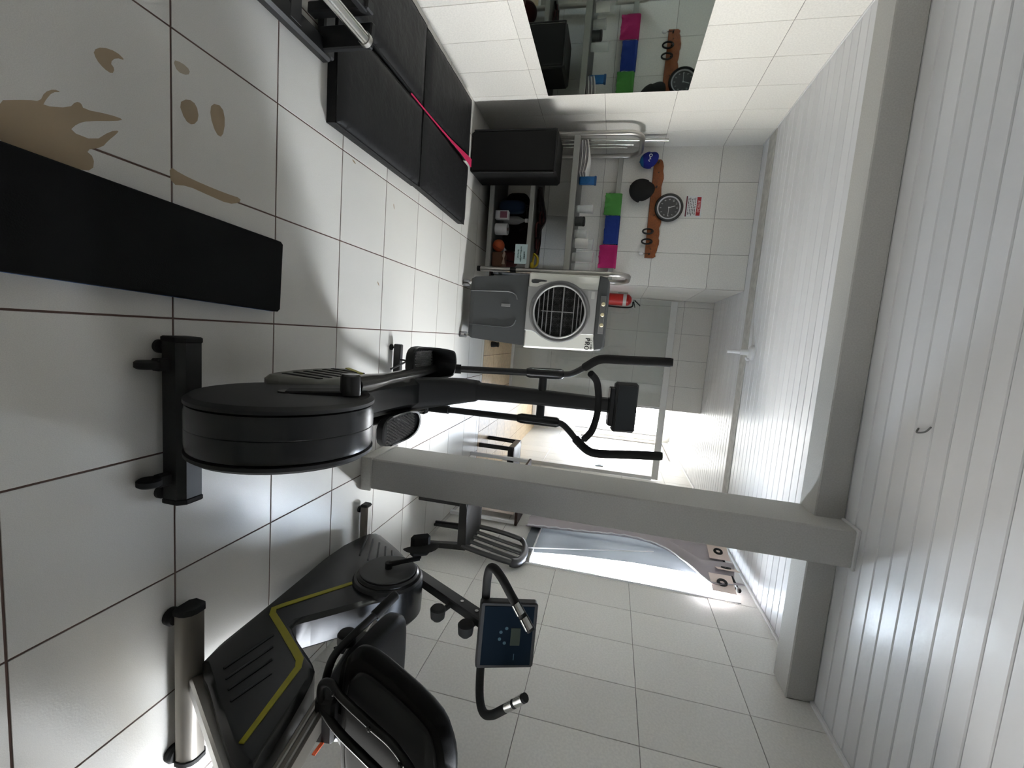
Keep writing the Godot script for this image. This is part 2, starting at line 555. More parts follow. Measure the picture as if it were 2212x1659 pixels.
func build_shell():
	# floor: grey-white tiles in front, beige tiles in the passage behind
	var g := G.new()
	g.box(Vector3((LEFT + RIGHT) / 2, -0.05, (NEAR + END) / 2), Vector3(RIGHT - LEFT + 0.3, 0.1, NEAR - END + 0.3))
	var fl := struct("floor", g, M.grout, 0.0)
	var ff := Transform3D(Basis(Vector3(1, 0, 0), Vector3(0, 0, -1), Vector3(0, 1, 0)), Vector3.ZERO)
	# (u, v) = (x, -z)
	tiles(fl, "floor_tile", ff, Rect2(LEFT, -NEAR, RIGHT - LEFT, NEAR + 4.14), 0.0, 0.45, 0.0, 0.45, 0.006, [], "floor", 0.002, 0.001)
	tiles(fl, "beige_floor_tile", ff, Rect2(0.235, 4.145, RIGHT - 0.235, -END - 4.145), 0.235, 0.45, 4.145, 0.45, 0.005, [], "beige", 0.002, 0.001)
	floor_stains(fl)
	# walls; a frame's x runs along the wall, y up, z out of its face
	var win := [Rect2(-3.97, 0.93, 1.255, 1.62), Rect2(-8.13, 1.0, 1.35, 1.56), Rect2(-0.63, 0.0, 0.30, 2.1)]
	# right wall: faces -x, u = z
	var fr := Transform3D(Basis(Vector3(0, 0, 1), Vector3(0, 1, 0), Vector3(-1, 0, 0)), Vector3(RIGHT, 0, 0))
	tiled_wall("wall_right", fr, Rect2(END, 0, NEAR - END, CEIL), -2.687 - 16 * WALL_PU, win, 0.15)
	# left wall: faces +x, u = -z
	var fl2 := Transform3D(Basis(Vector3(0, 0, -1), Vector3(0, 1, 0), Vector3(1, 0, 0)), Vector3(LEFT, 0, 0))
	tiled_wall("wall_left", fl2, Rect2(-NEAR, 0, NEAR - BACK + 0.14, CEIL), 4.293 - 14 * WALL_PU, [], 0.14)
	var fb := Transform3D(Basis(), Vector3(0, 0, BACK))
	tiled_wall("wall_back", fb, Rect2(LEFT, 0, 0.235 - LEFT, CEIL), LEFT, [], 0.14)
	var fv := Transform3D(Basis(Vector3(0, 0, -1), Vector3(0, 1, 0), Vector3(1, 0, 0)), Vector3(0.235, 0, 0))
	tiled_wall("wall_passage", fv, Rect2(-BACK, 0, BACK - FAR, CEIL), 4.293 - 0.2, [], 0.14)
	var fa := Transform3D(Basis(), Vector3(0, 0, FAR))
	tiled_wall("wall_far", fa, Rect2(0.095, 0, 1.745 - 0.095, CEIL), 0.322 - WALL_PU, [], 0.14)
	# the passage side behind the far wall, and its end with a window
	var fs := Transform3D(Basis(Vector3(0, 0, -1), Vector3(0, 1, 0), Vector3(1, 0, 0)), Vector3(1.10, 0, 0))
	tiled_wall("wall_side", fs, Rect2(5.797, 0, -END - 5.797, CEIL), 5.797, [], 0.14)
	var fe := Transform3D(Basis(), Vector3(0, 0, END))
	tiled_wall("wall_end", fe, Rect2(0.96, 0, RIGHT - 0.96, CEIL), 0.96, [Rect2(1.78, 0.85, 0.86, 1.70)], 0.15)
	var fn := Transform3D(Basis(Vector3(-1, 0, 0), Vector3(0, 1, 0), Vector3(0, 0, -1)), Vector3(0, 0, NEAR))
	tiled_wall("wall_front", fn, Rect2(-RIGHT, 0, RIGHT - LEFT, CEIL), -RIGHT, [], 0.14)
	# ceiling of narrow boards running across the room
	g = G.new()
	g.box(Vector3((LEFT + RIGHT) / 2, CEIL + 0.06, (NEAR + END) / 2), Vector3(RIGHT - LEFT + 0.3, 0.1, NEAR - END + 0.3))
	var ce := struct("ceiling", g, M.groove, 0.0)
	var sg := G.new()
	var hw := (RIGHT - LEFT) / 2
	var prof := [[-0.0472, 0.014], [-0.0472, 0.0045], [-0.0435, 0.0], [0.0435, 0.0], [0.0472, 0.0045], [0.0472, 0.014]]
	for i in prof.size() - 1:
		var a = prof[i]; var c = prof[i + 1]
		sg.q(Vector3(-hw, a[1], a[0]), Vector3(hw, a[1], a[0]), Vector3(hw, c[1], c[0]), Vector3(-hw, c[1], c[0]))
	var sme := finish(sg, 0.0)
	var z := NEAR - 0.05
	var n := 0
	while z > END:
		if abs(z + 4.0) > 0.10:
			var o := MeshInstance3D.new()
			o.name = "ceiling_slat"
			o.mesh = sme
			o.material_override = M["pvc%d" % (posmod(n * 7 + n / 3, 3))]
			ce.add_child(o, true)
			o.position = Vector3((LEFT + RIGHT) / 2, CEIL, z)
		z -= 0.1
		n += 1
	g = G.new()
	g.box(Vector3((LEFT + RIGHT) / 2, CEIL, -4.0), Vector3(RIGHT - LEFT, 0.012, 0.19), 0.004)
	struct("trim_1", g, M.plaster)
	# thin crown strips where the ceiling meets the walls
	g = G.new()
	g.box(Vector3(RIGHT - 0.010, CEIL - 0.010, (NEAR + END) / 2), Vector3(0.022, 0.022, NEAR - END), 0.005)
	struct("trim_2", g, M.trim)
	g = G.new()
	g.box(Vector3(LEFT + 0.006, CEIL - 0.004, (NEAR + BACK) / 2), Vector3(0.014, 0.010, NEAR - BACK), 0.003)
	struct("trim_3", g, M.trim)
	# concrete beam and column
	g = G.new()
	g.box(Vector3((LEFT + RIGHT) / 2, (2.558 + CEIL) / 2, -1.893), Vector3(RIGHT - LEFT - 0.01, CEIL - 2.558, 0.19), 0.006)
	struct("beam", g, M.paint)
	g = G.new()
	g.box(Vector3(1.784, CEIL / 2, -1.815), Vector3(0.192, CEIL, 0.335), 0.007)
	var col := struct("column", g, M.paint)
	g = G.new()
	g.box(Vector3(1.784, 0.037, -1.815), Vector3(0.214, 0.072, 0.357), 0.004)
	part(col, "base_tile", g, M.wall1)
	g = G.new()
	g.box(Vector3(1.784, CEIL - 0.008, -1.815), Vector3(0.212, 0.016, 0.355), 0.004)
	part(col, "collar_trim", g, M.trim)

func blot(parent: Node, called: String, pts: Array, m: Material, y := 0.0024):
	var poly := PackedVector2Array()
	var n := pts.size()
	for i in n:   # smooth the outline once
		var a: Vector2 = pts[i]; var c: Vector2 = pts[(i + 1) % n]
		poly.append(a.lerp(c, 0.25)); poly.append(a.lerp(c, 0.75))
	var tr := Geometry2D.triangulate_polygon(poly)
	var g := G.new()
	for k in range(0, tr.size(), 3):
		var a := poly[tr[k]]; var c := poly[tr[k + 1]]; var d := poly[tr[k + 2]]
		if (c - a).cross(d - a) > 0:
			var s := c; c = d; d = s
		g.tri(Vector3(a.x, y, a.y), Vector3(c.x, y, c.y), Vector3(d.x, y, d.y))
	org = Vector3.ZERO
	part(parent, called, g, m, 0.0)
func floor_stains(fl: Node):
	var V := func(a): 
		var o := []
		for p in a: o.append(Vector2(p[0], p[1]))
		return o
	blot(fl, "dried_stain", V.call([[0.426, -0.03], [0.393, -0.093], [0.386, -0.115], [0.359, -0.125], [0.342, -0.144], [0.341, -0.16], [0.351, -0.141], [0.376, -0.127], [0.394, -0.12], [0.371, -0.176], [0.348, -0.191], [0.346, -0.203], [0.359, -0.208], [0.343, -0.268], [0.338, -0.309], [0.352, -0.288], [0.384, -0.218], [0.402, -0.193], [0.429, -0.174], [0.429, -0.232], [0.387, -0.271], [0.374, -0.295], [0.388, -0.287], [0.414, -0.266], [0.439, -0.25], [0.462, -0.209], [0.474, -0.23], [0.51, -0.226], [0.52, -0.186], [0.52, -0.136], [0.52, -0.09], [0.52, -0.03]]), M.stain)
	blot(fl, "dried_stain", V.call([[0.197, -0.234], [0.175, -0.256], [0.166, -0.292], [0.176, -0.316], [0.182, -0.291], [0.204, -0.275], [0.214, -0.287], [0.232, -0.28], [0.229, -0.259], [0.216, -0.241]]), M.stain)
	blot(fl, "dried_stain", V.call([[0.211, -0.474], [0.181, -0.506], [0.185, -0.537], [0.226, -0.546], [0.258, -0.523], [0.254, -0.495]]), M.stain)
	blot(fl, "dried_stain", V.call([[0.152, -0.593], [0.141, -0.637], [0.187, -0.65], [0.246, -0.638], [0.247, -0.612], [0.196, -0.587]]), M.stain)
	blot(fl, "dried_stain", V.call([[0.416, -0.441], [0.427, -0.478], [0.433, -0.563], [0.434, -0.658], [0.431, -0.721], [0.45, -0.714], [0.468, -0.665], [0.463, -0.581], [0.457, -0.505], [0.472, -0.446]]), M.stain)
	blot(fl, "dried_stain", V.call([[0.092, -0.455], [0.083, -0.486], [0.09, -0.515], [0.111, -0.507], [0.12, -0.47]]), M.stain_faint)
	for p in [[-0.19, -1.28, 0.6], [0.12, -1.9, 1.2], [0.02, -1.45, 0.3], [0.62, -1.75, 0.8], [0.18, -0.63, 2.0], [1.35, 0.05, 1.0]]:
		var a := []
		for k in 7:
			var an := TAU * k / 7
			a.append(Vector2(p[0], p[1]) + Vector2(cos(an) * 0.005, sin(an) * 0.018).rotated(p[2]))
		blot(fl, "scuff_mark", a, M.stain)

# ---------------------------------------------------------------- windows, door
func window_frame(called: String, pos: Vector3, bas: Basis, w: float, h: float, leaves: int) -> MeshInstance3D:
	# local: x along the wall, y up, z into the room; origin at the middle of the opening's lower edge
	var X := Transform3D(bas, pos)
	var g := G.new()
	g.x = X
	for s in [-1, 1]:
		g.box(Vector3(s * (w / 2 - 0.02), h / 2, 0), Vector3(0.04, h, 0.07), 0.004)
		g.box(Vector3(0, h / 2 + s * (h / 2 - 0.02), 0), Vector3(w - 0.08, 0.04, 0.07), 0.004)
	var o := struct(called, g, M.alu)
	var lw := (w - 0.08) / leaves
	for i in leaves:
		var cx := -w / 2 + 0.04 + lw * (i + 0.5)
		var zz: float = -0.012 + 0.024 * (i % 2)
		g = G.new(); g.x = X
		for s in [-1, 1]:
			g.box(Vector3(cx + s * (lw / 2 - 0.014), h / 2, zz), Vector3(0.03, h - 0.08, 0.02), 0.003)
			g.box(Vector3(cx, h / 2 + s * (h / 2 - 0.055), zz), Vector3(lw - 0.056, 0.03, 0.02), 0.003)
		var sash := part(o, "sash", g, M.alu)
		g = G.new(); g.x = X
		g.box(Vector3(cx, h / 2, zz), Vector3(lw - 0.056, h - 0.14, 0.004))
		part(sash, "pane", g, M.glass, 0.0)
	return o
func build_openings():
	var br := Basis(Vector3(0, 0, 1), Vector3(0, 1, 0), Vector3(-1, 0, 0))
	var w1 := window_frame("window_1", Vector3(RIGHT + 0.07, 0.93, -3.3425), br, 1.255, 1.62, 2)
	var g := G.new()
	g.box(Vector3(RIGHT + 0.02, 0.936, -3.3425), Vector3(0.11, 0.014, 1.25), 0.003)
	part(w1, "window_sill", g, M.trim)
	g = G.new()   # flat casing around the opening, a little proud of the tiles
	for s in [-1, 1]:
		g.box(Vector3(RIGHT - 0.004, 1.74, -3.3425 + s * 0.634), Vector3(0.016, 1.66, 0.020), 0.003)
	part(w1, "casing", g, M.trim)
	window_frame("window_2", Vector3(RIGHT + 0.07, 1.0, -7.455), br, 1.35, 1.56, 2)
	window_frame("window_3", Vector3(2.21, 0.85, END - 0.07), Basis(), 0.86, 1.70, 2)
	# narrow opening beside the photographer, out of frame; lights the near floor
	g = G.new()
	for s in [-1, 1]:
		g.box(Vector3(RIGHT + 0.07, 1.05, -0.48 + s * 0.133), Vector3(0.16, 2.1, 0.034), 0.004)
	g.box(Vector3(RIGHT + 0.07, 2.083, -0.48), Vector3(0.16, 0.034, 0.232), 0.004)
	struct("door_1", g, M.alu)
	# ground and hedge outside
	g = G.new()
	g.box(Vector3(RIGHT + 4.2, -0.16, -3.0), Vector3(8.0, 0.1, 16.0))
	struct("ground_outside", g, M.concrete, 0.0)
	g = G.new()
	g.box(Vector3(5.6, 1.6, -3.1), Vector3(0.2, 3.3, 3.0))
	struct("added_wall_yard", g, M.plaster, 0.0)  # added wall, out of view, backing the unseen yard light
	g = G.new()   # added wall, out of view, keeps the yard lights out of the doorway
	g.box(Vector3(3.75, 1.4, -0.74), Vector3(1.68, 3.1, 0.16))
	struct("added_wall_screen", g, M.plaster, 0.0)

# a helper: swept rounded path
func curve(pts: Array, n := 6) -> Array:
	# Catmull-Rom through the points
	var out := []
	for i in pts.size() - 1:
		var p0: Vector3 = pts[max(i - 1, 0)]; var p1: Vector3 = pts[i]; var p2: Vector3 = pts[i + 1]; var p3: Vector3 = pts[min(i + 2, pts.size() - 1)]
		for k in n:
			var t := float(k) / n
			out.append(p1.cubic_interpolate(p2, p0, p3, t))
	out.append(pts[pts.size() - 1])
	return out
func lathe_x(g: G, c: Vector3, prof: Array, seg := 40):
	# prof: Vector2(radius, x offset) with x growing to the right
	var keep := g.x
	g.x = Transform3D(Basis(Vector3(0, 0, 1), Vector3(1, 0, 0), Vector3(0, 1, 0)), c)
	g.lathe(prof, seg)
	g.x = keep
func lathe_at(g: G, c: Vector3, prof: Array, seg := 32):
	var keep := g.x
	g.x = Transform3D(Basis(), c)
	g.lathe(prof, seg)
	g.x = keep
func yz_extrude(g: G, pts: Array, x0: float, x1: float, bev := 0.0):
	# pts as [z, y]; extruded along x
	var poly := PackedVector2Array()
	for p in pts: poly.append(Vector2(-p[0], p[1]))
	var keep := g.x
	g.x = Transform3D(Basis(Vector3(0, 0, -1), Vector3(0, 1, 0), Vector3(1, 0, 0)), Vector3.ZERO)
	g.extrude(poly, x0, x1, bev)
	g.x = keep
func sheared_yz(g: G, sh: Transform3D, pts: Array, x0: float, x1: float, bev := 0.0):
	var poly := PackedVector2Array()
	for p in pts: poly.append(Vector2(-p[0], p[1]))
	g.x = sh * Transform3D(Basis(Vector3(0, 0, -1), Vector3(0, 1, 0), Vector3(1, 0, 0)), Vector3.ZERO)
	g.extrude(poly, x0, x1, bev)
	g.x = Transform3D()
func round_poly(pts: Array, times := 2) -> Array:
	var p := pts
	for t in times:
		var o := []
		for i in p.size():
			var a = p[i]; var c = p[(i + 1) % p.size()]
			o.append([a[0] * 0.78 + c[0] * 0.22, a[1] * 0.78 + c[1] * 0.22])
			o.append([a[0] * 0.22 + c[0] * 0.78, a[1] * 0.22 + c[1] * 0.78])
		p = o
	return p

# ---------------------------------------------------------------- elliptical trainer
func build_elliptical():
	var e := thing("elliptical_trainer", "black elliptical trainer with round flywheel drum and tall foam grips, in front of column", "elliptical", Vector3(1.22, 0, -1.15))
	var g := G.new()
	var cy := 0.375; var cz := -0.535; var R := 0.285
	# drum: band with two lipped side covers
	lathe_x(g, Vector3(1.22, cy, cz), [Vector2(0.0, -0.088), Vector2(R - 0.012, -0.088), Vector2(R - 0.012, -0.075), Vector2(R - 0.004, -0.070), Vector2(R, -0.05), Vector2(R, -0.002), Vector2(R - 0.0015, 0.0), Vector2(R, 0.002), Vector2(R, 0.05), Vector2(R - 0.004, 0.070), Vector2(R - 0.012, 0.075), Vector2(R - 0.012, 0.088), Vector2(0, 0.088)], 72)
	part(e, "flywheel_drum", g, M.plastic, 30)
	for s in [-1, 1]:
		g = G.new()
		var p := [Vector2(R - 0.022, 0.074), Vector2(R + 0.001, 0.077), Vector2(R + 0.001, 0.088), Vector2(R - 0.014, 0.099), Vector2(R - 0.05, 0.101), Vector2(0.0, 0.101)]
		if s < 0:
			var q := []
			for v in p: q.append(Vector2(v.x, -v.y))
			q.reverse()
			p = q
		lathe_x(g, Vector3(1.22, cy, cz), p, 72)
		var sc := part(e, "side_cover", g, M.plastic_matte, 30)
		g = G.new()
		lathe_x(g, Vector3(1.22 + s * 0.100, cy, cz), [Vector2(0.0, -0.006), Vector2(0.028, -0.006), Vector2(0.030, 0.0), Vector2(0.028, 0.006), Vector2(0, 0.006)], 24)
		part(sc, "hub_cap", g, M.plastic, 30)
	# lower fairing along the beam, with slotted pale panel on its left
	g = G.new()
	yz_extrude(g, round_poly([[-0.62, 0.13], [-1.52, 0.16], [-1.62, 0.26], [-1.52, 0.46], [-1.30, 0.42], [-1.02, 0.40], [-0.75, 0.44]], 2), 1.135, 1.305, 0.035)
	part(e, "beam_fairing", g, M.plastic, 45)
	g = G.new()
	var SH := Transform3D(Basis(Vector3(1, 0, 0), Vector3(0.12, 1, 0), Vector3(0, 0, 1)), Vector3(-0.12 * 0.36 + 0.008, 0, 0))
	sheared_yz(g, SH, round_poly([[-0.60, 0.16], [-0.95, 0.13], [-1.20, 0.20], [-1.08, 0.36], [-0.80, 0.36]], 2), 1.100, 1.160, 0.016)
	var vp := part(e, "vent_panel", g, M.vent_panel, 45, "pale slotted panel")
	for k in 6:
		g = G.new()
		sheared_yz(g, SH, [[-0.735 - 0.062 * k, 0.185], [-0.757 - 0.062 * k, 0.185], [-0.817 - 0.062 * k, 0.31], [-0.795 - 0.062 * k, 0.31]], 1.0975, 1.104)
		part(vp, "vent_slot", g, M.vent)
	g = G.new()
	sheared_yz(g, SH, [[-1.135, 0.20], [-1.165, 0.20], [-1.115, 0.31], [-1.085, 0.31]], 1.097, 1.104)
	part(e, "accent_strip", g, M.yellow, 38, "yellow accent strip")
	# stabiliser bars
	g = G.new()
	yz_extrude(g, [[-0.392, 0.025], [-0.392, 0.078], [-0.412, 0.098], [-0.468, 0.098], [-0.474, 0.025]], 0.965, 1.508, 0.004)
	var rs := part(e, "rear_stabilizer", g, M.darkmetal, 30)
	for s in [-1, 1]:
		g = G.new()
		yz_extrude(g, [[-0.390, 0.022], [-0.390, 0.080], [-0.411, 0.101], [-0.470, 0.101], [-0.477, 0.022]], (0.955 if s < 0 else 1.497), (0.976 if s < 0 else 1.518), 0.004)
		part(rs, "end_cap", g, M.rubber)
		g = G.new()
		lathe_at(g, Vector3(1.2365 + s * 0.245, 0, -0.40), [Vector2(0, 0.0), Vector2(0.022, 0.0), Vector2(0.022, 0.014), Vector2(0.008, 0.018), Vector2(0.008, 0.03), Vector2(0, 0.03)], 20)
		part(rs, "levelling_foot", g, M.rubber, 30)
		g = G.new()
		g.box(Vector3(1.2365 + s * 0.19, 0.045, -0.375), Vector3(0.040, 0.032, 0.045), 0.004)
		part(rs, "wheel_bracket", g, M.rubber)
		g = G.new()
		lathe_x(g, Vector3(1.2365 + s * 0.19, 0.036, -0.338), [Vector2(0, -0.013), Vector2(0.028, -0.013), Vector2(0.034, -0.008), Vector2(0.034, 0.008), Vector2(0.028, 0.013), Vector2(0, 0.013)], 28)
		part(rs, "transport_wheel", g, M.rubber, 30)
	g = G.new()
	g.bar(Vector3(1.222, 0.075, -0.43), Vector3(1.222, 0.20, -0.55), 0.09, 0.05, 0.006)
	part(e, "rear_neck", g, M.darkmetal)
	g = G.new()
	g.box(Vector3(1.215, 0.047, -1.965), Vector3(0.455, 0.05, 0.045), 0.006)
	var fs := part(e, "front_stabilizer", g, M.darkmetal)
	for s in [-1, 1]:
		g = G.new()
		lathe_at(g, Vector3(1.215 + s * 0.205, 0, -1.945), [Vector2(0, 0), Vector2(0.02, 0.0), Vector2(0.02, 0.012), Vector2(0.007, 0.016), Vector2(0.007, 0.026), Vector2(0, 0.026)], 20)
		part(fs, "levelling_foot", g, M.rubber, 30)
	g = G.new()
	g.bar(Vector3(1.215, 0.07, -1.95), Vector3(1.215, 0.26, -1.58), 0.06, 0.05, 0.006)
	part(e, "front_neck", g, M.darkmetal)
	g = G.new()
	g.tube(curve([Vector3(1.09, 0.072, -1.955), Vector3(1.092, 0.12, -1.94), Vector3(1.105, 0.135, -1.86), Vector3(1.13, 0.14, -1.7)]), 0.006, 8)
	part(e, "power_cable", g, M.rubber, 60)
	# mast: wide lower cover, narrower post
	g = G.new()
	var rows := [[1.225, 0.36, -1.46, 0.095, 0.075], [1.223, 0.44, -1.51, 0.090, 0.07], [1.208, 0.62, -1.64, 0.072, 0.06], [1.205, 0.70, -1.68, 0.060, 0.055], [1.205, 0.712, -1.685, 0.050, 0.045]]
	mast(g, rows)
	part(e, "mast_cover", g, M.plastic_matte, 40)
	g = G.new()
	mast(g, [[1.205, 0.69, -1.68, 0.050, 0.045], [1.205, 1.05, -1.70, 0.044, 0.04], [1.206, 1.40, -1.69, 0.040, 0.036], [1.206, 1.47, -1.69, 0.040, 0.036]])
	part(e, "mast", g, M.plastic_matte, 40)
	g = G.new()
	g.tube([Vector3(1.062, 1.075, -1.69), Vector3(1.345, 1.075, -1.70)], 0.024, 16)
	part(e, "pivot_axle", g, M.darkmetal, 50)
	# console
	g = G.new()
	var keep := Transform3D(Basis(Vector3.RIGHT, deg_to_rad(-14)), Vector3(1.205, 1.53, -1.665))
	g.x = keep
	g.box(Vector3.ZERO, Vector3(0.268, 0.125, 0.05), 0.012)
	var co := part(e, "console", g, M.plastic_matte)
	g = G.new(); g.x = keep
	g.box(Vector3(0, 0.004, 0.026), Vector3(0.235, 0.10, 0.004), 0.001)
	part(co, "display", g, mat(Color(0.14, 0.155, 0.17), 0.3))
	g = G.new(); g.x = keep
	g.box(Vector3(0, -0.072, -0.004), Vector3(0.21, 0.03, 0.05), 0.006)
	part(co, "lower_tray", g, M.plastic)
	# fixed handle
	g = G.new()
	g.tube(curve([Vector3(1.035, 1.340, -1.57), Vector3(1.075, 1.372, -1.62), Vector3(1.15, 1.388, -1.655), Vector3(1.21, 1.392, -1.66), Vector3(1.27, 1.390, -1.655), Vector3(1.345, 1.372, -1.62), Vector3(1.385, 1.338, -1.57)]), 0.0185, 14)
	part(e, "fixed_handle", g, M.grip, 60)
	# moving levers
	for s in [-1, 1]:
		var lo := Vector3(1.076, 0.545, -1.50) if s < 0 else Vector3(1.340, 0.400, -1.71)
		var hi := Vector3(1.062, 1.18, -1.685) if s < 0 else Vector3(1.337, 1.18, -1.70)
		g = G.new()
		g.tube([lo, lo.lerp(hi, 0.9)], 0.0185, 14)
		var lv := part(e, "lever", g, M.plastic_matte, 60)
		g = G.new()
		g.tube([lo.lerp(hi, -0.03), lo.lerp(hi, 0.16)], 0.025, 14)
		part(lv, "lower_sleeve", g, M.rubber, 60)
		g = G.new()
		g.tube([lo.lerp(hi, 0.70), lo.lerp(hi, 0.73), lo.lerp(hi, 0.99), lo.lerp(hi, 1.01)], [0.022, 0.029, 0.029, 0.022], 16)
		part(lv, "pivot_sleeve", g, M.plastic, 50)
		g = G.new()
		var p
		if s < 0: p = [hi, Vector3(1.056, 1.225, -1.675), Vector3(1.035, 1.265, -1.64), Vector3(1.000, 1.315, -1.60), Vector3(0.966, 1.362, -1.56), Vector3(0.953, 1.405, -1.545), Vector3(0.949, 1.50, -1.53), Vector3(0.944, 1.62, -1.515), Vector3(0.940, 1.728, -1.50)]
		else: p = [hi, Vector3(1.345, 1.21, -1.695), Vector3(1.372, 1.25, -1.67), Vector3(1.410, 1.30, -1.63), Vector3(1.445, 1.355, -1.60), Vector3(1.456, 1.405, -1.59), Vector3(1.446, 1.50, -1.58), Vector3(1.430, 1.62, -1.565), Vector3(1.416, 1.738, -1.55)]
		var path := curve(p, 5)
		g.tube(path, 0.017, 14)
		part(lv, "handle", g, M.plastic_matte, 60)
		g = G.new()
		var fo := path.slice(14)
		var rr := []
		for i in fo.size(): rr.append(0.0225)
		rr[fo.size() - 1] = 0.019
		g.tube(fo, rr, 16)
		part(lv, "foam_grip", g, M.grip, 60)
	# cranks and pedal arms
	for s in [-1, 1]:
		var xx := 1.085 if s < 0 else 1.355
		var pin := Vector3(xx, 0.575, -0.60) if s < 0 else Vector3(xx, 0.175, -0.47)
		g = G.new()
		g.bar(Vector3(xx + s * -0.012 + (0.022 if s < 0 else -0.022), cy, cz), Vector3(pin.x + (0.022 if s < 0 else -0.022), pin.y, pin.z), 0.020, 0.045, 0.004)
		var ck := part(e, "crank", g, M.plastic_matte)
		g = G.new()
		lathe_x(g, pin, [Vector2(0, -0.042), Vector2(0.028, -0.042), Vector2(0.034, -0.036), Vector2(0.034, 0.030), Vector2(0.028, 0.035), Vector2(0, 0.035)], 28)
		part(ck, "crank_boss", g, M.plastic, 30)
		var end := Vector3(1.072, 0.545, -1.46) if s < 0 else Vector3(1.345, 0.385, -1.66)
		g = G.new()
		g.tube([pin + Vector3(0, 0, -0.02), pin.lerp(end, 0.12), pin.lerp(end, 0.24), pin.lerp(end, 0.30), end], [0.034, 0.034, 0.027, 0.024, 0.022], 16)
		var arm := part(e, "pedal_arm", g, M.gunmetal, 40)
		g = G.new()
		g.box(end, Vector3(0.05, 0.04, 0.06), 0.006)
		part(arm, "arm_joint", g, M.rubber)
		# pedal tray
		var pc := Vector3(1.036, 0.525, -1.285) if s < 0 else Vector3(1.385, 0.405, -1.33)
		var tilt := deg_to_rad(-2.0) if s < 0 else deg_to_rad(-1.0)
		var lz := 0.66 if s < 0 else 1.0
		var T := Transform3D(Basis(Vector3.RIGHT, tilt), pc)
		g = G.new(); g.x = T
		var tray := PackedVector2Array()
		for v in round_poly([[-0.072, -0.20], [0.072, -0.20], [0.080, 0.02], [0.060, 0.17], [0.0, 0.215], [-0.060, 0.17], [-0.080, 0.02]], 2): tray.append(Vector2(v[0], v[1] * lz))
		g.x = T * Transform3D(Basis(Vector3(1, 0, 0), Vector3(0, 0, -1), Vector3(0, 1, 0)), Vector3.ZERO)
		g.extrude(tray, -0.03, 0.012, 0.006)
		var pd := part(e, "pedal", g, M.plastic_matte, 40)
		g = G.new(); g.x = T   # raised rim and toe hood
		var n := tray.size()
		for i in n:
			var a := tray[i]; var c := tray[(i + 1) % n]
			if a.y < -0.12 and c.y < -0.12: continue
			var ha := 0.016 + 0.12 * smoothstep(-0.06, 0.10, a.y) * (1.0 if s < 0 else 0.09)
			var hc := 0.016 + 0.12 * smoothstep(-0.06, 0.10, c.y) * (1.0 if s < 0 else 0.09)
			var ia := a * 0.90; var ic := c * 0.90
			g.q(Vector3(a.x, 0.0, -a.y), Vector3(c.x, 0.0, -c.y), Vector3(c.x, hc, -c.y), Vector3(a.x, ha, -a.y))
			g.q(Vector3(ic.x, 0.0, -ic.y), Vector3(ia.x, 0.0, -ia.y), Vector3(ia.x, ha, -ia.y), Vector3(ic.x, hc, -ic.y))
			g.q(Vector3(a.x, ha, -a.y), Vector3(c.x, hc, -c.y), Vector3(ic.x, hc, -ic.y), Vector3(ia.x, ha, -ia.y))
		part(pd, "toe_guard", g, M.plastic, 30)
		g = G.new(); g.x = T   # grip studs on the tread
		for i in 8:
			for k in 19:
				var px := -0.0545 + 0.0155 * i + (0.00775 if k % 2 else 0.0)
				var pz := (0.165 - 0.0165 * k) * lz
				if abs(px) > 0.060: continue
				var d := 0.0068
				var top := Vector3(px, 0.0205, pz)
				var c4 := [Vector3(px - d, 0.0115, pz), Vector3(px, 0.0115, pz + d), Vector3(px + d, 0.0115, pz), Vector3(px, 0.0115, pz - d)]
				for m in 4: g.tri(c4[m], c4[(m + 1) % 4], top)
		var st := part(pd, "tread", g, M.stud, 0.0, "studded tread")
		st.set_meta("kind", "stuff")
func mast(g: G, rows: Array):
	# rows: [x, y, z, half width, half depth]; rounded-rectangle sections
	var rings := []
	for v in rows:
		var ring := []
		for k in 24:
			var an := TAU * k / 24
			var cx: float = sign(cos(an)) * pow(abs(cos(an)), 0.5)
			var sx: float = sign(sin(an)) * pow(abs(sin(an)), 0.5)
			ring.append(Vector3(v[0] + cx * v[3], v[1], v[2] + sx * v[4]))
		rings.append(ring)
	for i in rings.size() - 1:
		for k in 24:
			var k2 := (k + 1) % 24
			g.q(rings[i][k2], rings[i][k], rings[i + 1][k], rings[i + 1][k2])
	for k in range(1, 23):
		var l := rings.size() - 1
		g.tri(rings[0][0], rings[0][k], rings[0][k + 1])
		g.tri(rings[l][0], rings[l][k + 1], rings[l][k])

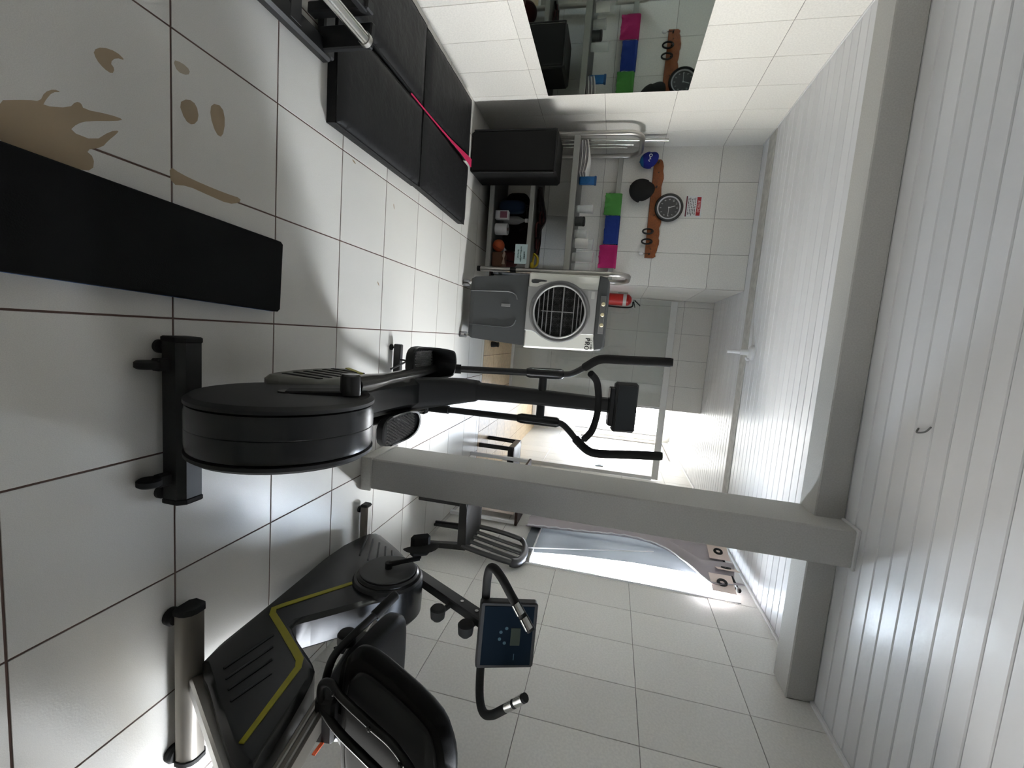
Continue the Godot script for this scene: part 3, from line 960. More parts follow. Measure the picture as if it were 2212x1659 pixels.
# ---------------------------------------------------------------- recumbent bike
func build_bike():
	var e := thing("recumbent_bike", "black recumbent exercise bike with yellow stripe and padded backrest, beside right wall", "exercise bike", Vector3(2.2, 0, -1.0))
	var g := G.new()
	var body := [[-0.425, 0.15], [-0.49, 0.075], [-0.84, 0.062], [-1.34, 0.035], [-1.57, 0.09], [-1.615, 0.16], [-1.50, 0.33], [-1.385, 0.475], [-1.30, 0.57], [-1.18, 0.615], [-1.07, 0.585], [-1.01, 0.50], [-0.90, 0.395], [-0.815, 0.315], [-0.745, 0.245], [-0.69, 0.310], [-0.60, 0.455], [-0.555, 0.505], [-0.42, 0.545], [-0.205, 0.585], [-0.185, 0.52], [-0.30, 0.345], [-0.40, 0.20]]
	yz_extrude(g, round_poly(body, 1), 2.128, 2.278, 0.018)
	var sh := part(e, "shell", g, M.plastic, 45)
	# yellow stripe standing a hair proud of the shell
	g = G.new()
	var mid := [[-1.085, 0.322, 0.016], [-0.95, 0.225, 0.018], [-0.83, 0.138, 0.019], [-0.795, 0.118, 0.020], [-0.765, 0.138, 0.021], [-0.685, 0.262, 0.022], [-0.61, 0.375, 0.022], [-0.580, 0.418, 0.022], [-0.545, 0.440, 0.019], [-0.40, 0.462, 0.016], [-0.245, 0.485, 0.013]]
	var lft := []; var rgt := []
	for i in mid.size():
		var a := Vector2(mid[max(i - 1, 0)][0], mid[max(i - 1, 0)][1]); var c := Vector2(mid[min(i + 1, mid.size() - 1)][0], mid[min(i + 1, mid.size() - 1)][1])
		var d := (c - a).normalized()
		var nn := Vector2(-d.y, d.x) * float(mid[i][2]) * 0.62
		lft.append([mid[i][0] + nn.x, mid[i][1] + nn.y]); rgt.append([mid[i][0] - nn.x, mid[i][1] - nn.y])
	rgt.reverse()
	yz_extrude(g, lft + rgt, 2.1245, 2.132, 0.0)
	part(sh, "stripe", g, M.yellow, 30, "olive yellow stripe")
	for k in 5:   # ribs on the nose
		g = G.new()
		var a := Vector3(2.126, 0.12 + 0.055 * k, -1.545 + 0.028 * k)
		g.bar(a, a + Vector3(0, 0.085 + 0.01 * k, 0.22), 0.006, 0.010, 0.002)
		part(sh, "rib", g, M.plastic_matte)
	for k in 4:   # ribs low on the rear shell
		g = G.new()
		var a := Vector3(2.126, 0.20 + 0.045 * k, -0.46 + 0.035 * k)
		g.bar(a, a + Vector3(0, 0.035, -0.20 + 0.02 * k), 0.005, 0.008, 0.002)
		part(sh, "rib", g, M.plastic_matte)
	# crank housing and cover disc
	var cc := Vector3(2.203, 0.456, -1.175)
	g = G.new()
	lathe_x(g, cc, [Vector2(0.0, -0.125), Vector2(0.10, -0.124), Vector2(0.142, -0.118), Vector2(0.150, -0.108), Vector2(0.150, -0.102), Vector2(0.162, -0.098), Vector2(0.170, -0.085), Vector2(0.172, -0.03), Vector2(0.172, 0.03), Vector2(0.170, 0.085), Vector2(0.150, 0.11), Vector2(0.10, 0.124), Vector2(0, 0.125)], 56)
	part(e, "crank_housing", g, M.plastic, 28)
	g = G.new()
	lathe_x(g, cc + Vector3(-0.126, 0, 0), [Vector2(0, -0.004), Vector2(0.126, -0.003), Vector2(0.134, 0.001), Vector2(0.134, 0.006), Vector2(0, 0.006)], 56)
	part(e, "cover_disc", g, mat(Color(0.22, 0.22, 0.22), 0.5), 28, "grey round cover")
	for s in [-1, 1]:
		var hub := cc + Vector3(s * 0.150, 0, 0)
		var pin := hub + Vector3(s * 0.012, 0.125, -0.09) * 1.0 if s < 0 else hub + Vector3(0.012, -0.125, 0.09)
		g = G.new()
		g.tube([hub - Vector3(s * 0.03, 0, 0), hub + Vector3(s * 0.010, 0, 0)], 0.018, 16)
		g.tube([hub, hub.lerp(pin, 0.5), pin], [0.014, 0.011, 0.012], 12)
		var ck := part(e, "crank", g, M.rubber, 50)
		g = G.new()
		var PT := Transform3D(Basis(Vector3.RIGHT, deg_to_rad(55)), pin + Vector3(s * 0.07, 0, 0))
		g.x = PT
		g.box(Vector3.ZERO, Vector3(0.118, 0.034, 0.100), 0.015)
		g.x = Transform3D()
		g.tube([pin, pin + Vector3(s * 0.02, 0, 0)], 0.008, 10)
		var pd := part(ck, "pedal", g, M.rubber)
		g = G.new()
		var ring := []
		for k in 13:
			var an := PI * k / 12
			ring.append(Vector3(0.0, 0.012 + sin(an) * 0.036, cos(an) * 0.050))
		g.x = PT
		g.tube(ring, 0.042, 12, true, 0.12)
		part(pd, "strap", g, M.rubber, 50)
	# feet
	g = G.new()
	yz_extrude(g, round_poly([[-0.416, 0.028], [-0.416, 0.068], [-0.440, 0.095], [-0.492, 0.095], [-0.498, 0.028]], 1), 1.925, 2.515, 0.004)
	var rf := part(e, "rear_foot", g, M.greymetal, 40, "bronze grey foot bar")
	g = G.new()
	g.box(Vector3(2.215, 0.047, -1.64), Vector3(0.47, 0.052, 0.062), 0.012)
	var ffo := part(e, "front_foot", g, M.greymetal)
	for s in [-1, 1]:
		g = G.new()
		yz_extrude(g, round_poly([[-0.412, 0.024], [-0.412, 0.070], [-0.438, 0.099], [-0.495, 0.099], [-0.502, 0.024]], 1), (1.915 if s < 0 else 2.503), (1.937 if s < 0 else 2.525), 0.003)
		part(rf, "end_cap", g, M.rubber)
		g = G.new()
		lathe_at(g, Vector3(2.22 + s * 0.27, 0, -0.43), [Vector2(0, 0), Vector2(0.030, 0.0), Vector2(0.032, 0.02), Vector2(0.026, 0.03), Vector2(0, 0.03)], 20)
		part(rf, "foot_pad", g, M.rubber, 30)
		g = G.new()
		g.box(Vector3(2.215 + s * 0.230, 0.047, -1.64), Vector3(0.02, 0.056, 0.066), 0.01)
		part(ffo, "end_cap", g, M.rubber)
		g = G.new()
		lathe_at(g, Vector3(2.215 + s * 0.20, 0, -1.635), [Vector2(0, 0), Vector2(0.02, 0.0), Vector2(0.02, 0.014), Vector2(0.01, 0.022), Vector2(0, 0.022)], 20)
		part(ffo, "foot_pad", g, M.rubber, 30)
	g = G.new()
	g.bar(Vector3(2.205, 0.09, -0.455), Vector3(2.205, 0.56, -0.165), 0.062, 0.05, 0.008)
	part(e, "rear_post", g, M.steel)
	# seat rail
	g = G.new()
	g.bar(Vector3(2.205, 0.512, -0.93), Vector3(2.205, 0.650, -0.04), 0.075, 0.055, 0.006)
	var rail := part(e, "seat_rail", g, M.greymetal, 38, "ribbed aluminium rail")
	for k in 2:
		for s in [-1, 1]:
			g = G.new()
			g.bar(Vector3(2.205 + s * 0.039, 0.505 + 0.022 * k, -0.92), Vector3(2.205 + s * 0.039, 0.643 + 0.022 * k, -0.05), 0.006, 0.007, 0.001)
			part(rail, "rail_rib", g, M.steel)
	g = G.new()
	g.bar(Vector3(2.205, 0.565, -0.80), Vector3(2.205, 0.62, -0.44), 0.16, 0.07, 0.010)
	var ca := part(e, "seat_carriage", g, M.plastic_matte)
	g = G.new()
	lathe_x(g, Vector3(2.10, 0.535, -0.70), [Vector2(0, -0.03), Vector2(0.030, -0.028), Vector2(0.036, -0.02), Vector2(0.036, 0.015), Vector2(0.02, 0.03), Vector2(0, 0.03)], 24)
	part(ca, "lock_knob", g, M.rubber, 30)
	# seat cushion
	g = G.new()
	g.x = Transform3D(Basis(Vector3.RIGHT, deg_to_rad(5)), Vector3(2.215, 0.668, -0.685))
	g.pad(Vector3.ZERO, Vector3(0.385, 0.095, 0.36), 0.45, 36, 16, 0.45)
	part(e, "seat_cushion", g, M.blackbox, 60)
	# backrest: shaped slab, wide low down and narrow on top, leaning back
	g = G.new()
	var bp := PackedVector2Array()
	for v in round_poly([[-0.20, 0.0], [-0.285, 0.06], [-0.295, 0.13], [-0.195, 0.395], [-0.08, 0.450], [0.08, 0.450], [0.195, 0.395], [0.295, 0.13], [0.285, 0.06], [0.20, 0.0]], 2): bp.append(Vector2(v[0], v[1]))
	var BT := Transform3D(Basis(Vector3.RIGHT, deg_to_rad(-10)).rotated(Vector3.RIGHT, deg_to_rad(20)), Vector3(2.215, 0.655, -0.50))
	g.x = BT
	g.extrude(bp, -0.030, 0.030, 0.022)
	var bk := part(e, "backrest", g, M.blackbox, 50)
	g = G.new(); g.x = BT
	var bp2 := PackedVector2Array()
	for v in bp: bp2.append(Vector2(v.x * 0.78, 0.04 + v.y * 0.80))
	g.extrude(bp2, 0.026, 0.038, 0.008)
	part(bk, "back_shell", g, M.plastic_matte, 50)
	# tube frame on the rear of the backrest
	g = G.new(); g.x = BT
	g.tube(curve([Vector3(0.12, 0.365, 0.055), Vector3(0.04, 0.360, 0.056), Vector3(-0.05, 0.265, 0.057), Vector3(-0.085, 0.17, 0.057), Vector3(-0.13, 0.045, 0.057), Vector3(-0.160, 0.0, 0.057), Vector3(-0.145, -0.038, 0.057), Vector3(-0.095, -0.045, 0.057), Vector3(-0.045, -0.022, 0.057), Vector3(0.0, 0.045, 0.057), Vector3(0.04, 0.15, 0.057), Vector3(0.085, 0.265, 0.057), Vector3(0.135, 0.335, 0.056), Vector3(0.12, 0.365, 0.055)], 6), 0.0135, 12, false)
	var fr := part(bk, "frame_tube", g, M.darkmetal, 60)
	for v in [Vector3(-0.085, 0.17, 0.068), Vector3(-0.02, 0.295, 0.068), Vector3(-0.145, 0.02, 0.068), Vector3(0.06, 0.20, 0.068)]:
		g = G.new(); g.x = BT * Transform3D(Basis(Vector3(1, 0, 0), Vector3(0, 0, 1), Vector3(0, -1, 0)), v)
		g.lathe([Vector2(0, 0), Vector2(0.009, 0), Vector2(0.009, 0.006), Vector2(0.005, 0.009), Vector2(0, 0.009)], 6)
		part(fr, "bolt", g, M.darkmetal, 20)
	g = G.new()
	g.bar(Vector3(2.215, 0.60, -0.50), Vector3(2.215, 0.74, -0.475), 0.05, 0.02, 0.004, Vector3.BACK)
	part(bk, "bracket", g, M.darkmetal)
	for s in [-1, 1]:   # seat handles
		g = G.new()
		g.tube(curve([Vector3(2.215 + s * 0.05, 0.555, -0.535), Vector3(2.215 + s * 0.155, 0.575, -0.555), Vector3(2.215 + s * 0.205, 0.612, -0.62), Vector3(2.215 + s * 0.250, 0.66, -0.71), Vector3(2.215 + s * 0.280, 0.690, -0.78)], 6), 0.0145, 12)
		var sh2 := part(e, "seat_handle", g, M.darkmetal, 60)
		g = G.new()
		var f := curve([Vector3(2.215 + s * 0.242, 0.652, -0.695), Vector3(2.215 + s * 0.265, 0.675, -0.745), Vector3(2.215 + s * 0.284, 0.694, -0.79)], 5)
		var rr := []
		for i in f.size(): rr.append(0.019 if i < f.size() - 1 else 0.013)
		g.tube(f, rr, 14)
		part(sh2, "handle_grip", g, M.grip, 60)
	# console post
	g = G.new()
	g.bar(Vector3(2.215, 0.50, -1.40), Vector3(2.215, 0.985, -1.135), 0.045, 0.07, 0.006)
	var po := part(e, "console_post", g, M.darkmetal)
	for k in 2:
		g = G.new()
		var c := Vector3(2.19, 0.84, -1.213).lerp(Vector3(2.19, 0.93, -1.164), k)
		lathe_x(g, Vector3(2.191, c.y, c.z), [Vector2(0, -0.004), Vector2(0.009, -0.004), Vector2(0.009, 0.004), Vector2(0, 0.004)], 16)
		part(po, "screw", g, M.chrome, 20)
		g = G.new()
		c = Vector3(2.24, 0.74, -1.15) if k == 0 else Vector3(2.24, 0.905, -1.085)
		lathe_x(g, c, [Vector2(0, -0.04), Vector2(0.030, -0.038), Vector2(0.038, -0.028), Vector2(0.034, 0.015), Vector2(0.020, 0.03), Vector2(0, 0.03)], 20)
		g.tube([c, Vector3(2.215, c.y + 0.06, c.z - 0.11)], 0.014, 10)
		part(po, "adjust_knob", g, M.rubber, 30)
	# console
	var CT := Transform3D(Basis(Vector3.UP, deg_to_rad(-4)) * Basis(Vector3.RIGHT, deg_to_rad(-20)), Vector3(2.225, 1.095, -1.105))
	g = G.new(); g.x = CT
	var cp := PackedVector2Array()
	for v in round_poly([[-0.145, -0.125], [0.145, -0.125], [0.150, 0.125], [-0.150, 0.125]], 2): cp.append(Vector2(v[0], v[1]))
	cp = PackedVector2Array()
	for c in [[0.138, 0.118, 0.0], [-0.138, 0.118, 0.25], [-0.142, -0.118, 0.5], [0.142, -0.118, 0.75]]:
		for k in 5:
			var an: float = TAU * (c[2] + 0.25 * k / 4.0)
			cp.append(Vector2(c[0] + cos(an) * 0.014, c[1] + sin(an) * 0.014))
	g.extrude(cp, -0.025, 0.018, 0.006)
	var co := part(e, "console", g, M.plastic_matte, 40)
	g = G.new(); g.x = CT
	g.box(Vector3(0, 0.002, 0.0185), Vector3(0.275, 0.228, 0.003), 0.001)
	var face := part(co, "face_panel", g, M.navy, 20, "dark blue face panel")
	g = G.new(); g.x = CT
	g.box(Vector3(0.003, 0.038, 0.0205), Vector3(0.082, 0.044, 0.003), 0.001)
	part(face, "display", g, M.lcd, 20, "small grey display")
	for v in [Vector2(-0.036, -0.005), Vector2(-0.018, -0.030), Vector2(0.014, -0.034), Vector2(0.032, -0.010)]:
		g = G.new(); g.x = CT * Transform3D(Basis(Vector3(1, 0, 0), Vector3(0, 0, 1), Vector3(0, -1, 0)), Vector3(v.x, v.y, 0.0195))
		g.lathe([Vector2(0, 0), Vector2(0.0075, 0), Vector2(0.0075, 0.002), Vector2(0, 0.003)], 16)
		part(face, "button", g, M.button, 20)
	g = G.new(); g.x = CT
	g.box(Vector3(0.098, 0.038, 0.0205), Vector3(0.03, 0.003, 0.001))
	part(face, "printed_line", g, M.button, 0)
	# handlebar: out from under the console, round and back up towards the rider
	for s in [-1, 1]:
		g = G.new()
		var hp := []
		for v in [[0.02, 0.985, -1.11], [0.12, 0.985, -1.105], [0.245, 0.990, -1.085], [0.318, 1.008, -1.045], [0.342, 1.038, -1.01], [0.318, 1.080, -0.985], [0.262, 1.130, -0.965], [0.205, 1.180, -0.950], [0.150, 1.228, -0.935]]: hp.append(Vector3(2.215 + s * v[0], v[1], v[2]))
		var path := curve(hp, 5)
		g.tube(path, 0.019, 14)
		var hb := part(e, "handlebar", g, M.grip, 60)
		for k in 2:
			g = G.new()
			var i0 := 32 + 4 * k
			g.tube([path[i0] + Vector3(0, -0.002, 0.002), path[i0 + 1] + Vector3(0, -0.002, 0.002), path[i0 + 3] + Vector3(0, -0.002, 0.002)], 0.0198, 14)
			part(hb, "pulse_sensor", g, M.chrome, 60, "silver pulse sensor")
	# a flash of orange label under the seat
	g = G.new()
	g.box(Vector3(2.275, 0.62, -0.42), Vector3(0.004, 0.012, 0.05))
	part(ca, "orange_tag", g, M.orange_tag, 0)

# ---------------------------------------------------------------- mats
func build_mats():
	# long foam mat in front
	var m := thing("exercise_mat", "long black foam mat with blue underside on the white floor tiles", "mat", Vector3(0.67, 0.002, -0.4))
	var g := G.new()
	var T := Transform3D(Basis(Vector3.UP, deg_to_rad(-2.3)), Vector3(0.665, 0, 0))
	g.x = T
	var pl := PackedVector2Array()
	for v in [[-0.146, -0.885], [-0.137, -0.897], [0.135, -0.897], [0.146, -0.885], [0.146, 0.28], [-0.146, 0.28]]: pl.append(Vector2(v[0], -v[1]))
	g.x = T * Transform3D(Basis(Vector3(1, 0, 0), Vector3(0, 0, -1), Vector3(0, 1, 0)), Vector3.ZERO)
	g.extrude(pl, 0.012, 0.042, 0.004)
	part(m, "foam_top", g, M.foam, 40)
	g = G.new()
	g.x = T * Transform3D(Basis(Vector3(1, 0, 0), Vector3(0, 0, -1), Vector3(0, 1, 0)), Vector3.ZERO)
	var pl2 := PackedVector2Array()
	for v in pl: pl2.append(v * 1.004)
	g.extrude(pl2, 0.002, 0.014, 0.002)
	part(m, "blue_base", g, M.blue_edge, 40, "blue underside")
	# four flat vinyl mats side by side along the left wall
	var lab := ["black vinyl mat at the near right of the four, nearest the camera", "black vinyl mat at the far right of the four, pointing to the shelf", "black vinyl mat at the near left of the four, against the tiled wall", "black vinyl mat at the far left of the four, by the upright black box"]
	var k := 0
	for cx in [-0.315, -0.838]:
		for cz in [-1.665, -2.60]:
			var at := Vector3(cx, 0.002, cz)
			var o := thing("gym_mat", lab[k], "mat", at, "vinyl mats along the left wall")
			g = G.new()
			var rows := []
			var w := 0.488; var l := 0.915; var h := 0.075
			var n := FastNoiseLite.new()
			n.seed = 31 + k; n.frequency = 5.0
			g.x = Transform3D(Basis(Vector3.UP, deg_to_rad([0.6, -1.2, -0.3, 0.8][k])), at)
			for i in 25:
				var row := []
				for j in 17:
					var uu := -1.0 + 2.0 * j / 16.0; var vv := -1.0 + 2.0 * i / 24.0
					var edge: float = max(pow(abs(uu), 14), pow(abs(vv), 22))
					var yy: float = h * (1.0 - 0.30 * edge) + 0.006 * (1 - uu * uu) * (1 - vv * vv) + 0.0035 * n.get_noise_2d(uu * 0.15, vv * 0.8)
					row.append(Vector3(uu * w / 2, yy, vv * l / 2))
				rows.append(row)
			for i in 24:
				for j in 16: g.q(rows[i][j], rows[i + 1][j], rows[i + 1][j + 1], rows[i][j + 1])
			var rim := []
			for j in 17: rim.append(rows[0][j])
			for i in range(1, 25): rim.append(rows[i][16])
			for j in range(15, -1, -1): rim.append(rows[24][j])
			for i in range(23, 0, -1): rim.append(rows[i][0])
			for i in rim.size():
				var a: Vector3 = rim[i]; var c: Vector3 = rim[(i + 1) % rim.size()]
				var a0 := Vector3(a.x * 0.99, 0, a.z * 0.995); var c0 := Vector3(c.x * 0.99, 0, c.z * 0.995)
				g.q(a, c, c0, a0)
			part(o, "cover", g, M.vinyl, 60)
			g = G.new()   # piping round the upper rim
			g.x = Transform3D(Basis(Vector3.UP, deg_to_rad([0.6, -1.2, -0.3, 0.8][k])), at)
			var loop := rim.duplicate()
			loop.append(rim[0])
			g.tube(loop, 0.004, 6, false)
			part(o, "piping", g, M.blackbox, 60)
			k += 1
	# pink sheet caught between the far two mats
	g = G.new()
	var pk := [[-1.95, 0.004, 0.060], [-2.3, 0.005, 0.064], [-2.6, 0.008, 0.072], [-2.80, 0.016, 0.084], [-2.95, 0.026, 0.090], [-3.06, 0.034, 0.090]]
	var prow := []
	for p in pk: prow.append([Vector3(-0.577 - p[1], p[2], p[0]), Vector3(-0.577 + p[1], p[2], p[0])])
	prow.reverse()
	g.sheet(prow, 0.004, Vector3.UP)
	single("pink_cloth", g, M.pink, "pink strip of cloth showing between the black vinyl mats", "cloth", Vector3(-0.57, 0.05, -2.4))

# ---------------------------------------------------------------- steel frame at the left edge of the picture
func build_frame_machine():
	var e := thing("exercise_machine", "black steel exercise frame with a chrome rail, standing before the vinyl mats", "exercise frame", Vector3(-0.36, 0.002, -0.75))
	var g := G.new()
	g.bar(Vector3(-0.335, 0.03, -0.10), Vector3(-0.345, 0.03, -1.17), 0.085, 0.052, 0.012)
	part(e, "base_bar", g, M.darkmetal)
	g = G.new()
	g.bar(Vector3(-0.60, 0.03, -0.10), Vector3(-0.60, 0.03, -1.17), 0.06, 0.05, 0.010)
	part(e, "base_bar", g, M.plastic_matte)
	for z in [-1.15, -0.93, -0.62, -0.3]:
		g = G.new()
		g.bar(Vector3(-0.62, 0.035, z), Vector3(-0.32, 0.035, z), 0.075, 0.045, 0.008)
		part(e, "cross_plate", g, M.plastic_matte)
	g = G.new()
	g.bar(Vector3(-0.375, 0.03, -1.12), Vector3(-0.345, 0.315, -1.075), 0.10, 0.03, 0.006)
	part(e, "end_plate", g, M.plastic_matte)
	g = G.new()
	g.bar(Vector3(-0.45, 0.03, -1.05), Vector3(-0.43, 0.33, -1.03), 0.045, 0.05, 0.006)
	part(e, "upright", g, M.plastic_matte)
	g = G.new()
	g.tube([Vector3(-0.30, 0.295, -0.30), Vector3(-0.315, 0.298, -1.045)], 0.025, 20)
	var rail := part(e, "chrome_rail", g, M.chrome, 60, "polished chrome rail")
	g = G.new()
	g.tube([Vector3(-0.315, 0.298, -1.035), Vector3(-0.3155, 0.298, -1.058)], 0.028, 20)
	part(rail, "rail_collar", g, M.steel, 60)
	g = G.new()
	g.bar(Vector3(-0.40, 0.28, -0.25), Vector3(-0.42, 0.30, -1.03), 0.03, 0.03, 0.004)
	part(e, "inner_rail", g, M.plastic_matte)

# ---------------------------------------------------------------- shelf unit and what stands on it
func build_shelf():
	var e := thing("shelf_unit", "tubular chrome shelf unit with three grey shelves against the tiled back wall", "shelf", Vector3(-0.43, 0.002, -3.96))
	var zf := -3.70; var zb := -4.235
	for x in [-1.085, 0.215]:
		var g := G.new()
		var pts := [Vector3(x, 0.01, zf), Vector3(x, 0.5, zf), Vector3(x, 1.0, zf), Vector3(x, 1.38, zf)]
		for k in range(1, 8):
			var an := PI / 2 * k / 8.0
			pts.append(Vector3(x, 1.38 + 0.14 * sin(an), zf - 0.14 * (1 - cos(an))))
		pts.append(Vector3(x, 1.52, zf - 0.14)); pts.append(Vector3(x, 1.52, zb + 0.14))
		for k in range(1, 8):
			var an := PI / 2 * k / 8.0
			pts.append(Vector3(x, 1.38 + 0.14 * cos(an), zb + 0.14 * (1 - sin(an))))
		pts.append(Vector3(x, 1.38, zb)); pts.append(Vector3(x, 0.7, zb)); pts.append(Vector3(x, 0.01, zb))
		g.tube(pts, 0.0245, 18)
		var hoop := part(e, "hoop_leg", g, M.steel, 60)
		for z in [zf, zb]:
			g = G.new()
			lathe_at(g, Vector3(x, 0.002, z), [Vector2(0, 0), Vector2(0.028, 0), Vector2(0.028, 0.03), Vector2(0.0255, 0.034), Vector2(0, 0.034)], 20)
			part(hoop, "rubber_foot", g, M.rubber, 30)
		if x > 0:
			g = G.new()
			g.tube([Vector3(x, 0.35, zf), Vector3(x, 0.412, zf)], 0.0262, 20)
			part(hoop, "tape_band", g, M.ink, 60, "black tape wound round the leg")
	for y in [0.105, 0.520, 0.915]:
		var g := G.new()
		var h: float = 0.058 if y > 0.8 else 0.042
		g.box(Vector3(-0.435, y, zf + 0.004), Vector3(1.26, h, 0.03), 0.003)
		var sh := part(e, "shelf_board", g, M.shelf)
		g = G.new()
		g.box(Vector3(-0.435, y + h / 2 - 0.008, (zf + zb) / 2), Vector3(1.25, 0.012, zf - zb), 0.002)
		part(sh, "board_top", g, mat(Color(0.34, 0.34, 0.33), 0.6))
		g = G.new()
		g.box(Vector3(-0.435, y, zb), Vector3(1.25, h, 0.02), 0.003)
		part(sh, "rear_lip", g, M.shelf)
	var g := G.new()
	g.box(Vector3(-0.435, 1.330, zb + 0.005), Vector3(1.26, 0.052, 0.022), 0.003)
	part(e, "rear_crossbar", g, M.shelf)
	# cloths hung over the rear crossbar
	hang("green_cloth", "bright green cloth hung over the shelf's rear crossbar", M.green, -0.70, -0.475, 1.385, 1.205, 3)
	hang("blue_cloth", "deep blue cloth hung over the crossbar between green and pink cloths", M.blue, -0.470, -0.175, 1.388, 1.225, 5)
	hang("pink_cloth", "magenta cloth hung over the crossbar next to the right chrome leg", M.magenta, -0.168, 0.075, 1.390, 1.195, 8)
	# card clipped on the middle shelf
	var c := thing("notice_card", "pale blue notice card clipped to the middle shelf's front edge", "card", Vector3(0.06, 0.36, -3.675))
	g = G.new()
	g.box(Vector3(0.060, 0.452, -3.676), Vector3(0.192, 0.125, 0.003), 0.0008)
	part(c, "card", g, M.card)
	var lines := [[0.072, 0.487, 0.075, 7], [0.060, 0.452, 0.150, 13], [0.058, 0.424, 0.080, 8]]
	for l in lines:   # three rows of small lettering, too small to read
		g = G.new()
		rng.seed = int(l[3]) * 11
		for k in l[3]:
			var x: float = l[0] - l[2] / 2 + l[2] * (k + 0.5) / l[3]
			g.box(Vector3(x, l[1] + rng.randf_range(-0.002, 0.002), -3.6738), Vector3(l[2] / l[3] * rng.randf_range(0.5, 0.8), rng.randf_range(0.009, 0.015), 0.001))
		part(c, "lettering", g, M.teal_ink, 0.0)
	# --- top shelf
	var T := 0.945
	g = G.new()
	var st := thing("paper_stack", "sagging stack of white papers lying on the top shelf", "papers", Vector3(-0.93, T, -3.93))
	for k in 6:
		g = G.new()
		var rows := []
		for i in 2:
			var row := []
			for j in 13:
				var uu := -1.0 + 2.0 * j / 12.0
				row.append(Vector3(-0.902 + uu * 0.150, T + 0.004 + k * 0.013 + 0.028 * (1 - uu * uu) * (0.3 + k * 0.1), -3.76 - 0.26 * i + 0.006 * (k % 3)))
			rows.append(row)
		rows.reverse()
		g.sheet(rows, 0.010, Vector3.UP)
		part(st, "paper", g, M.paper if k % 2 else M.paper_grey, 40)
	var bp := thing("blue_pack", "small bright blue packet standing on the top shelf beside the papers", "packet", Vector3(-0.715, T, -3.88))
	g = G.new()
	g.box(Vector3(-0.716, T + 0.085, -3.885), Vector3(0.078, 0.168, 0.035), 0.008)
	part(bp, "pouch", g, M.blue_pack)
	g = G.new()
	g.box(Vector3(-0.716, T + 0.160, -3.885), Vector3(0.084, 0.022, 0.040), 0.004)
	part(bp, "seal", g, mat(Color(0.03, 0.26, 0.45), 0.5))
	g = G.new()
	g.x = Transform3D(Basis(Vector3(1, 0, 0), Vector3(0, 0, 1), Vector3(0, -1, 0)), Vector3(-0.716, T + 0.085, -3.8672))
	g.lathe([Vector2(0.018, 0), Vector2(0.022, 0.001), Vector2(0.018, 0.0015)], 24)
	part(bp, "round_mark", g, M.cap_teal)
	# clear cups and bottles, right half
	clear_cup(Vector3(-0.435, T, -3.86), 0.042, 0.16, "clear plastic cup on the top shelf under the green cloth")
	grey_pot(Vector3(-0.320, T, -3.88))
	clear_cup(Vector3(-0.205, T, -3.90), 0.045, 0.115, "rounded clear jar on the top shelf right of the grey pot")
	clear_cup(Vector3(-0.095, T, -3.86), 0.052, 0.19, "wide clear container with white label on the top shelf", true)
	clear_cup(Vector3(0.030, T, -3.88), 0.050, 0.20, "tall clear container next to the one with white label")
	clear_cup(Vector3(0.137, T, -3.86), 0.046, 0.18, "clear container at the right end of the top shelf")
	# --- middle shelf
	T = 0.541
	var sp := thing("resistance_straps", "tangled pile of dark elastic straps on the middle shelf", "straps", Vector3(-0.42, T, -3.90))
	for k in 14:
		g = G.new()
		rng.seed = 50 + k
		var pts := []
		for i in 6:
			pts.append(Vector3(-0.62 + (0.095 if k < 9 else 0.125) * i + rng.randf_range(-0.02, 0.02), T + 0.012 + (0.085 - abs(i - 2.6) * 0.024) * (k % 9 + 1) / 9.0, -3.80 - rng.randf_range(0.0, 0.16) - (0.06 if k >= 9 else 0.0)))  # the last strands run wider, carrying the dark band to the right
		g.tube(curve(pts, 5), 0.011, 8)
		part(sp, "strap", g, M.strap if k % 3 else M.maroon, 60)
	var yb := thing("yellow_band", "loop of yellow elastic band at the right end of middle shelf", "band", Vector3(0.14, T, -3.80))
	g = G.new()
	g.tube(curve([Vector3(0.03, T + 0.02, -3.80), Vector3(0.07, T + 0.06, -3.79), Vector3(0.135, T + 0.065, -3.78), Vector3(0.165, T + 0.03, -3.78), Vector3(0.150, T + 0.012, -3.80), Vector3(0.08, T + 0.014, -3.82), Vector3(0.03, T + 0.02, -3.80)], 6), 0.012, 8, false)
	part(yb, "loop", g, M.banana, 60)
	g = G.new()
	g.pad(Vector3(0.155, T + 0.018, -3.745), Vector3(0.06, 0.036, 0.05), 0.7, 16, 8)
	part(yb, "knot", g, M.banana, 60)
	# --- lower shelf
	T = 0.127
	var ba := thing("blue_bag", "dim blue bag on the bottom shelf beside the black box", "bag", Vector3(-0.46, T, -3.9))
	g = G.new()
	g.pad(Vector3(-0.46, T + 0.14, -3.92), Vector3(0.13, 0.28, 0.14), 0.6, 20, 12)
	part(ba, "pouch", g, mat(Color(0.06, 0.17, 0.28), 0.8), 60)
	g = G.new()
	g.tube(curve([Vector3(-0.49, T + 0.26, -3.92), Vector3(-0.47, T + 0.32, -3.92), Vector3(-0.43, T + 0.26, -3.92)], 6), 0.006, 8)
	part(ba, "handle", g, M.strap, 60)
	var bb := thing("dark_bulk", "long dark mass lying along the back of the bottom shelf", "bag", Vector3(-0.36, T, -4.12))  # dark mass behind the shelf items, given the form of a bag
	g = G.new()
	g.pad(Vector3(-0.36, T + 0.145, -4.145), Vector3(0.62, 0.288, 0.15), 0.5, 32, 14)
	part(bb, "body", g, M.cap_black, 60)
	g = G.new()
	g.tube(curve([Vector3(-0.50, T + 0.20, -4.066), Vector3(-0.46, T + 0.27, -4.055), Vector3(-0.30, T + 0.27, -4.055), Vector3(-0.26, T + 0.20, -4.066)], 6), 0.010, 8)
	part(bb, "handle", g, M.strap, 60)
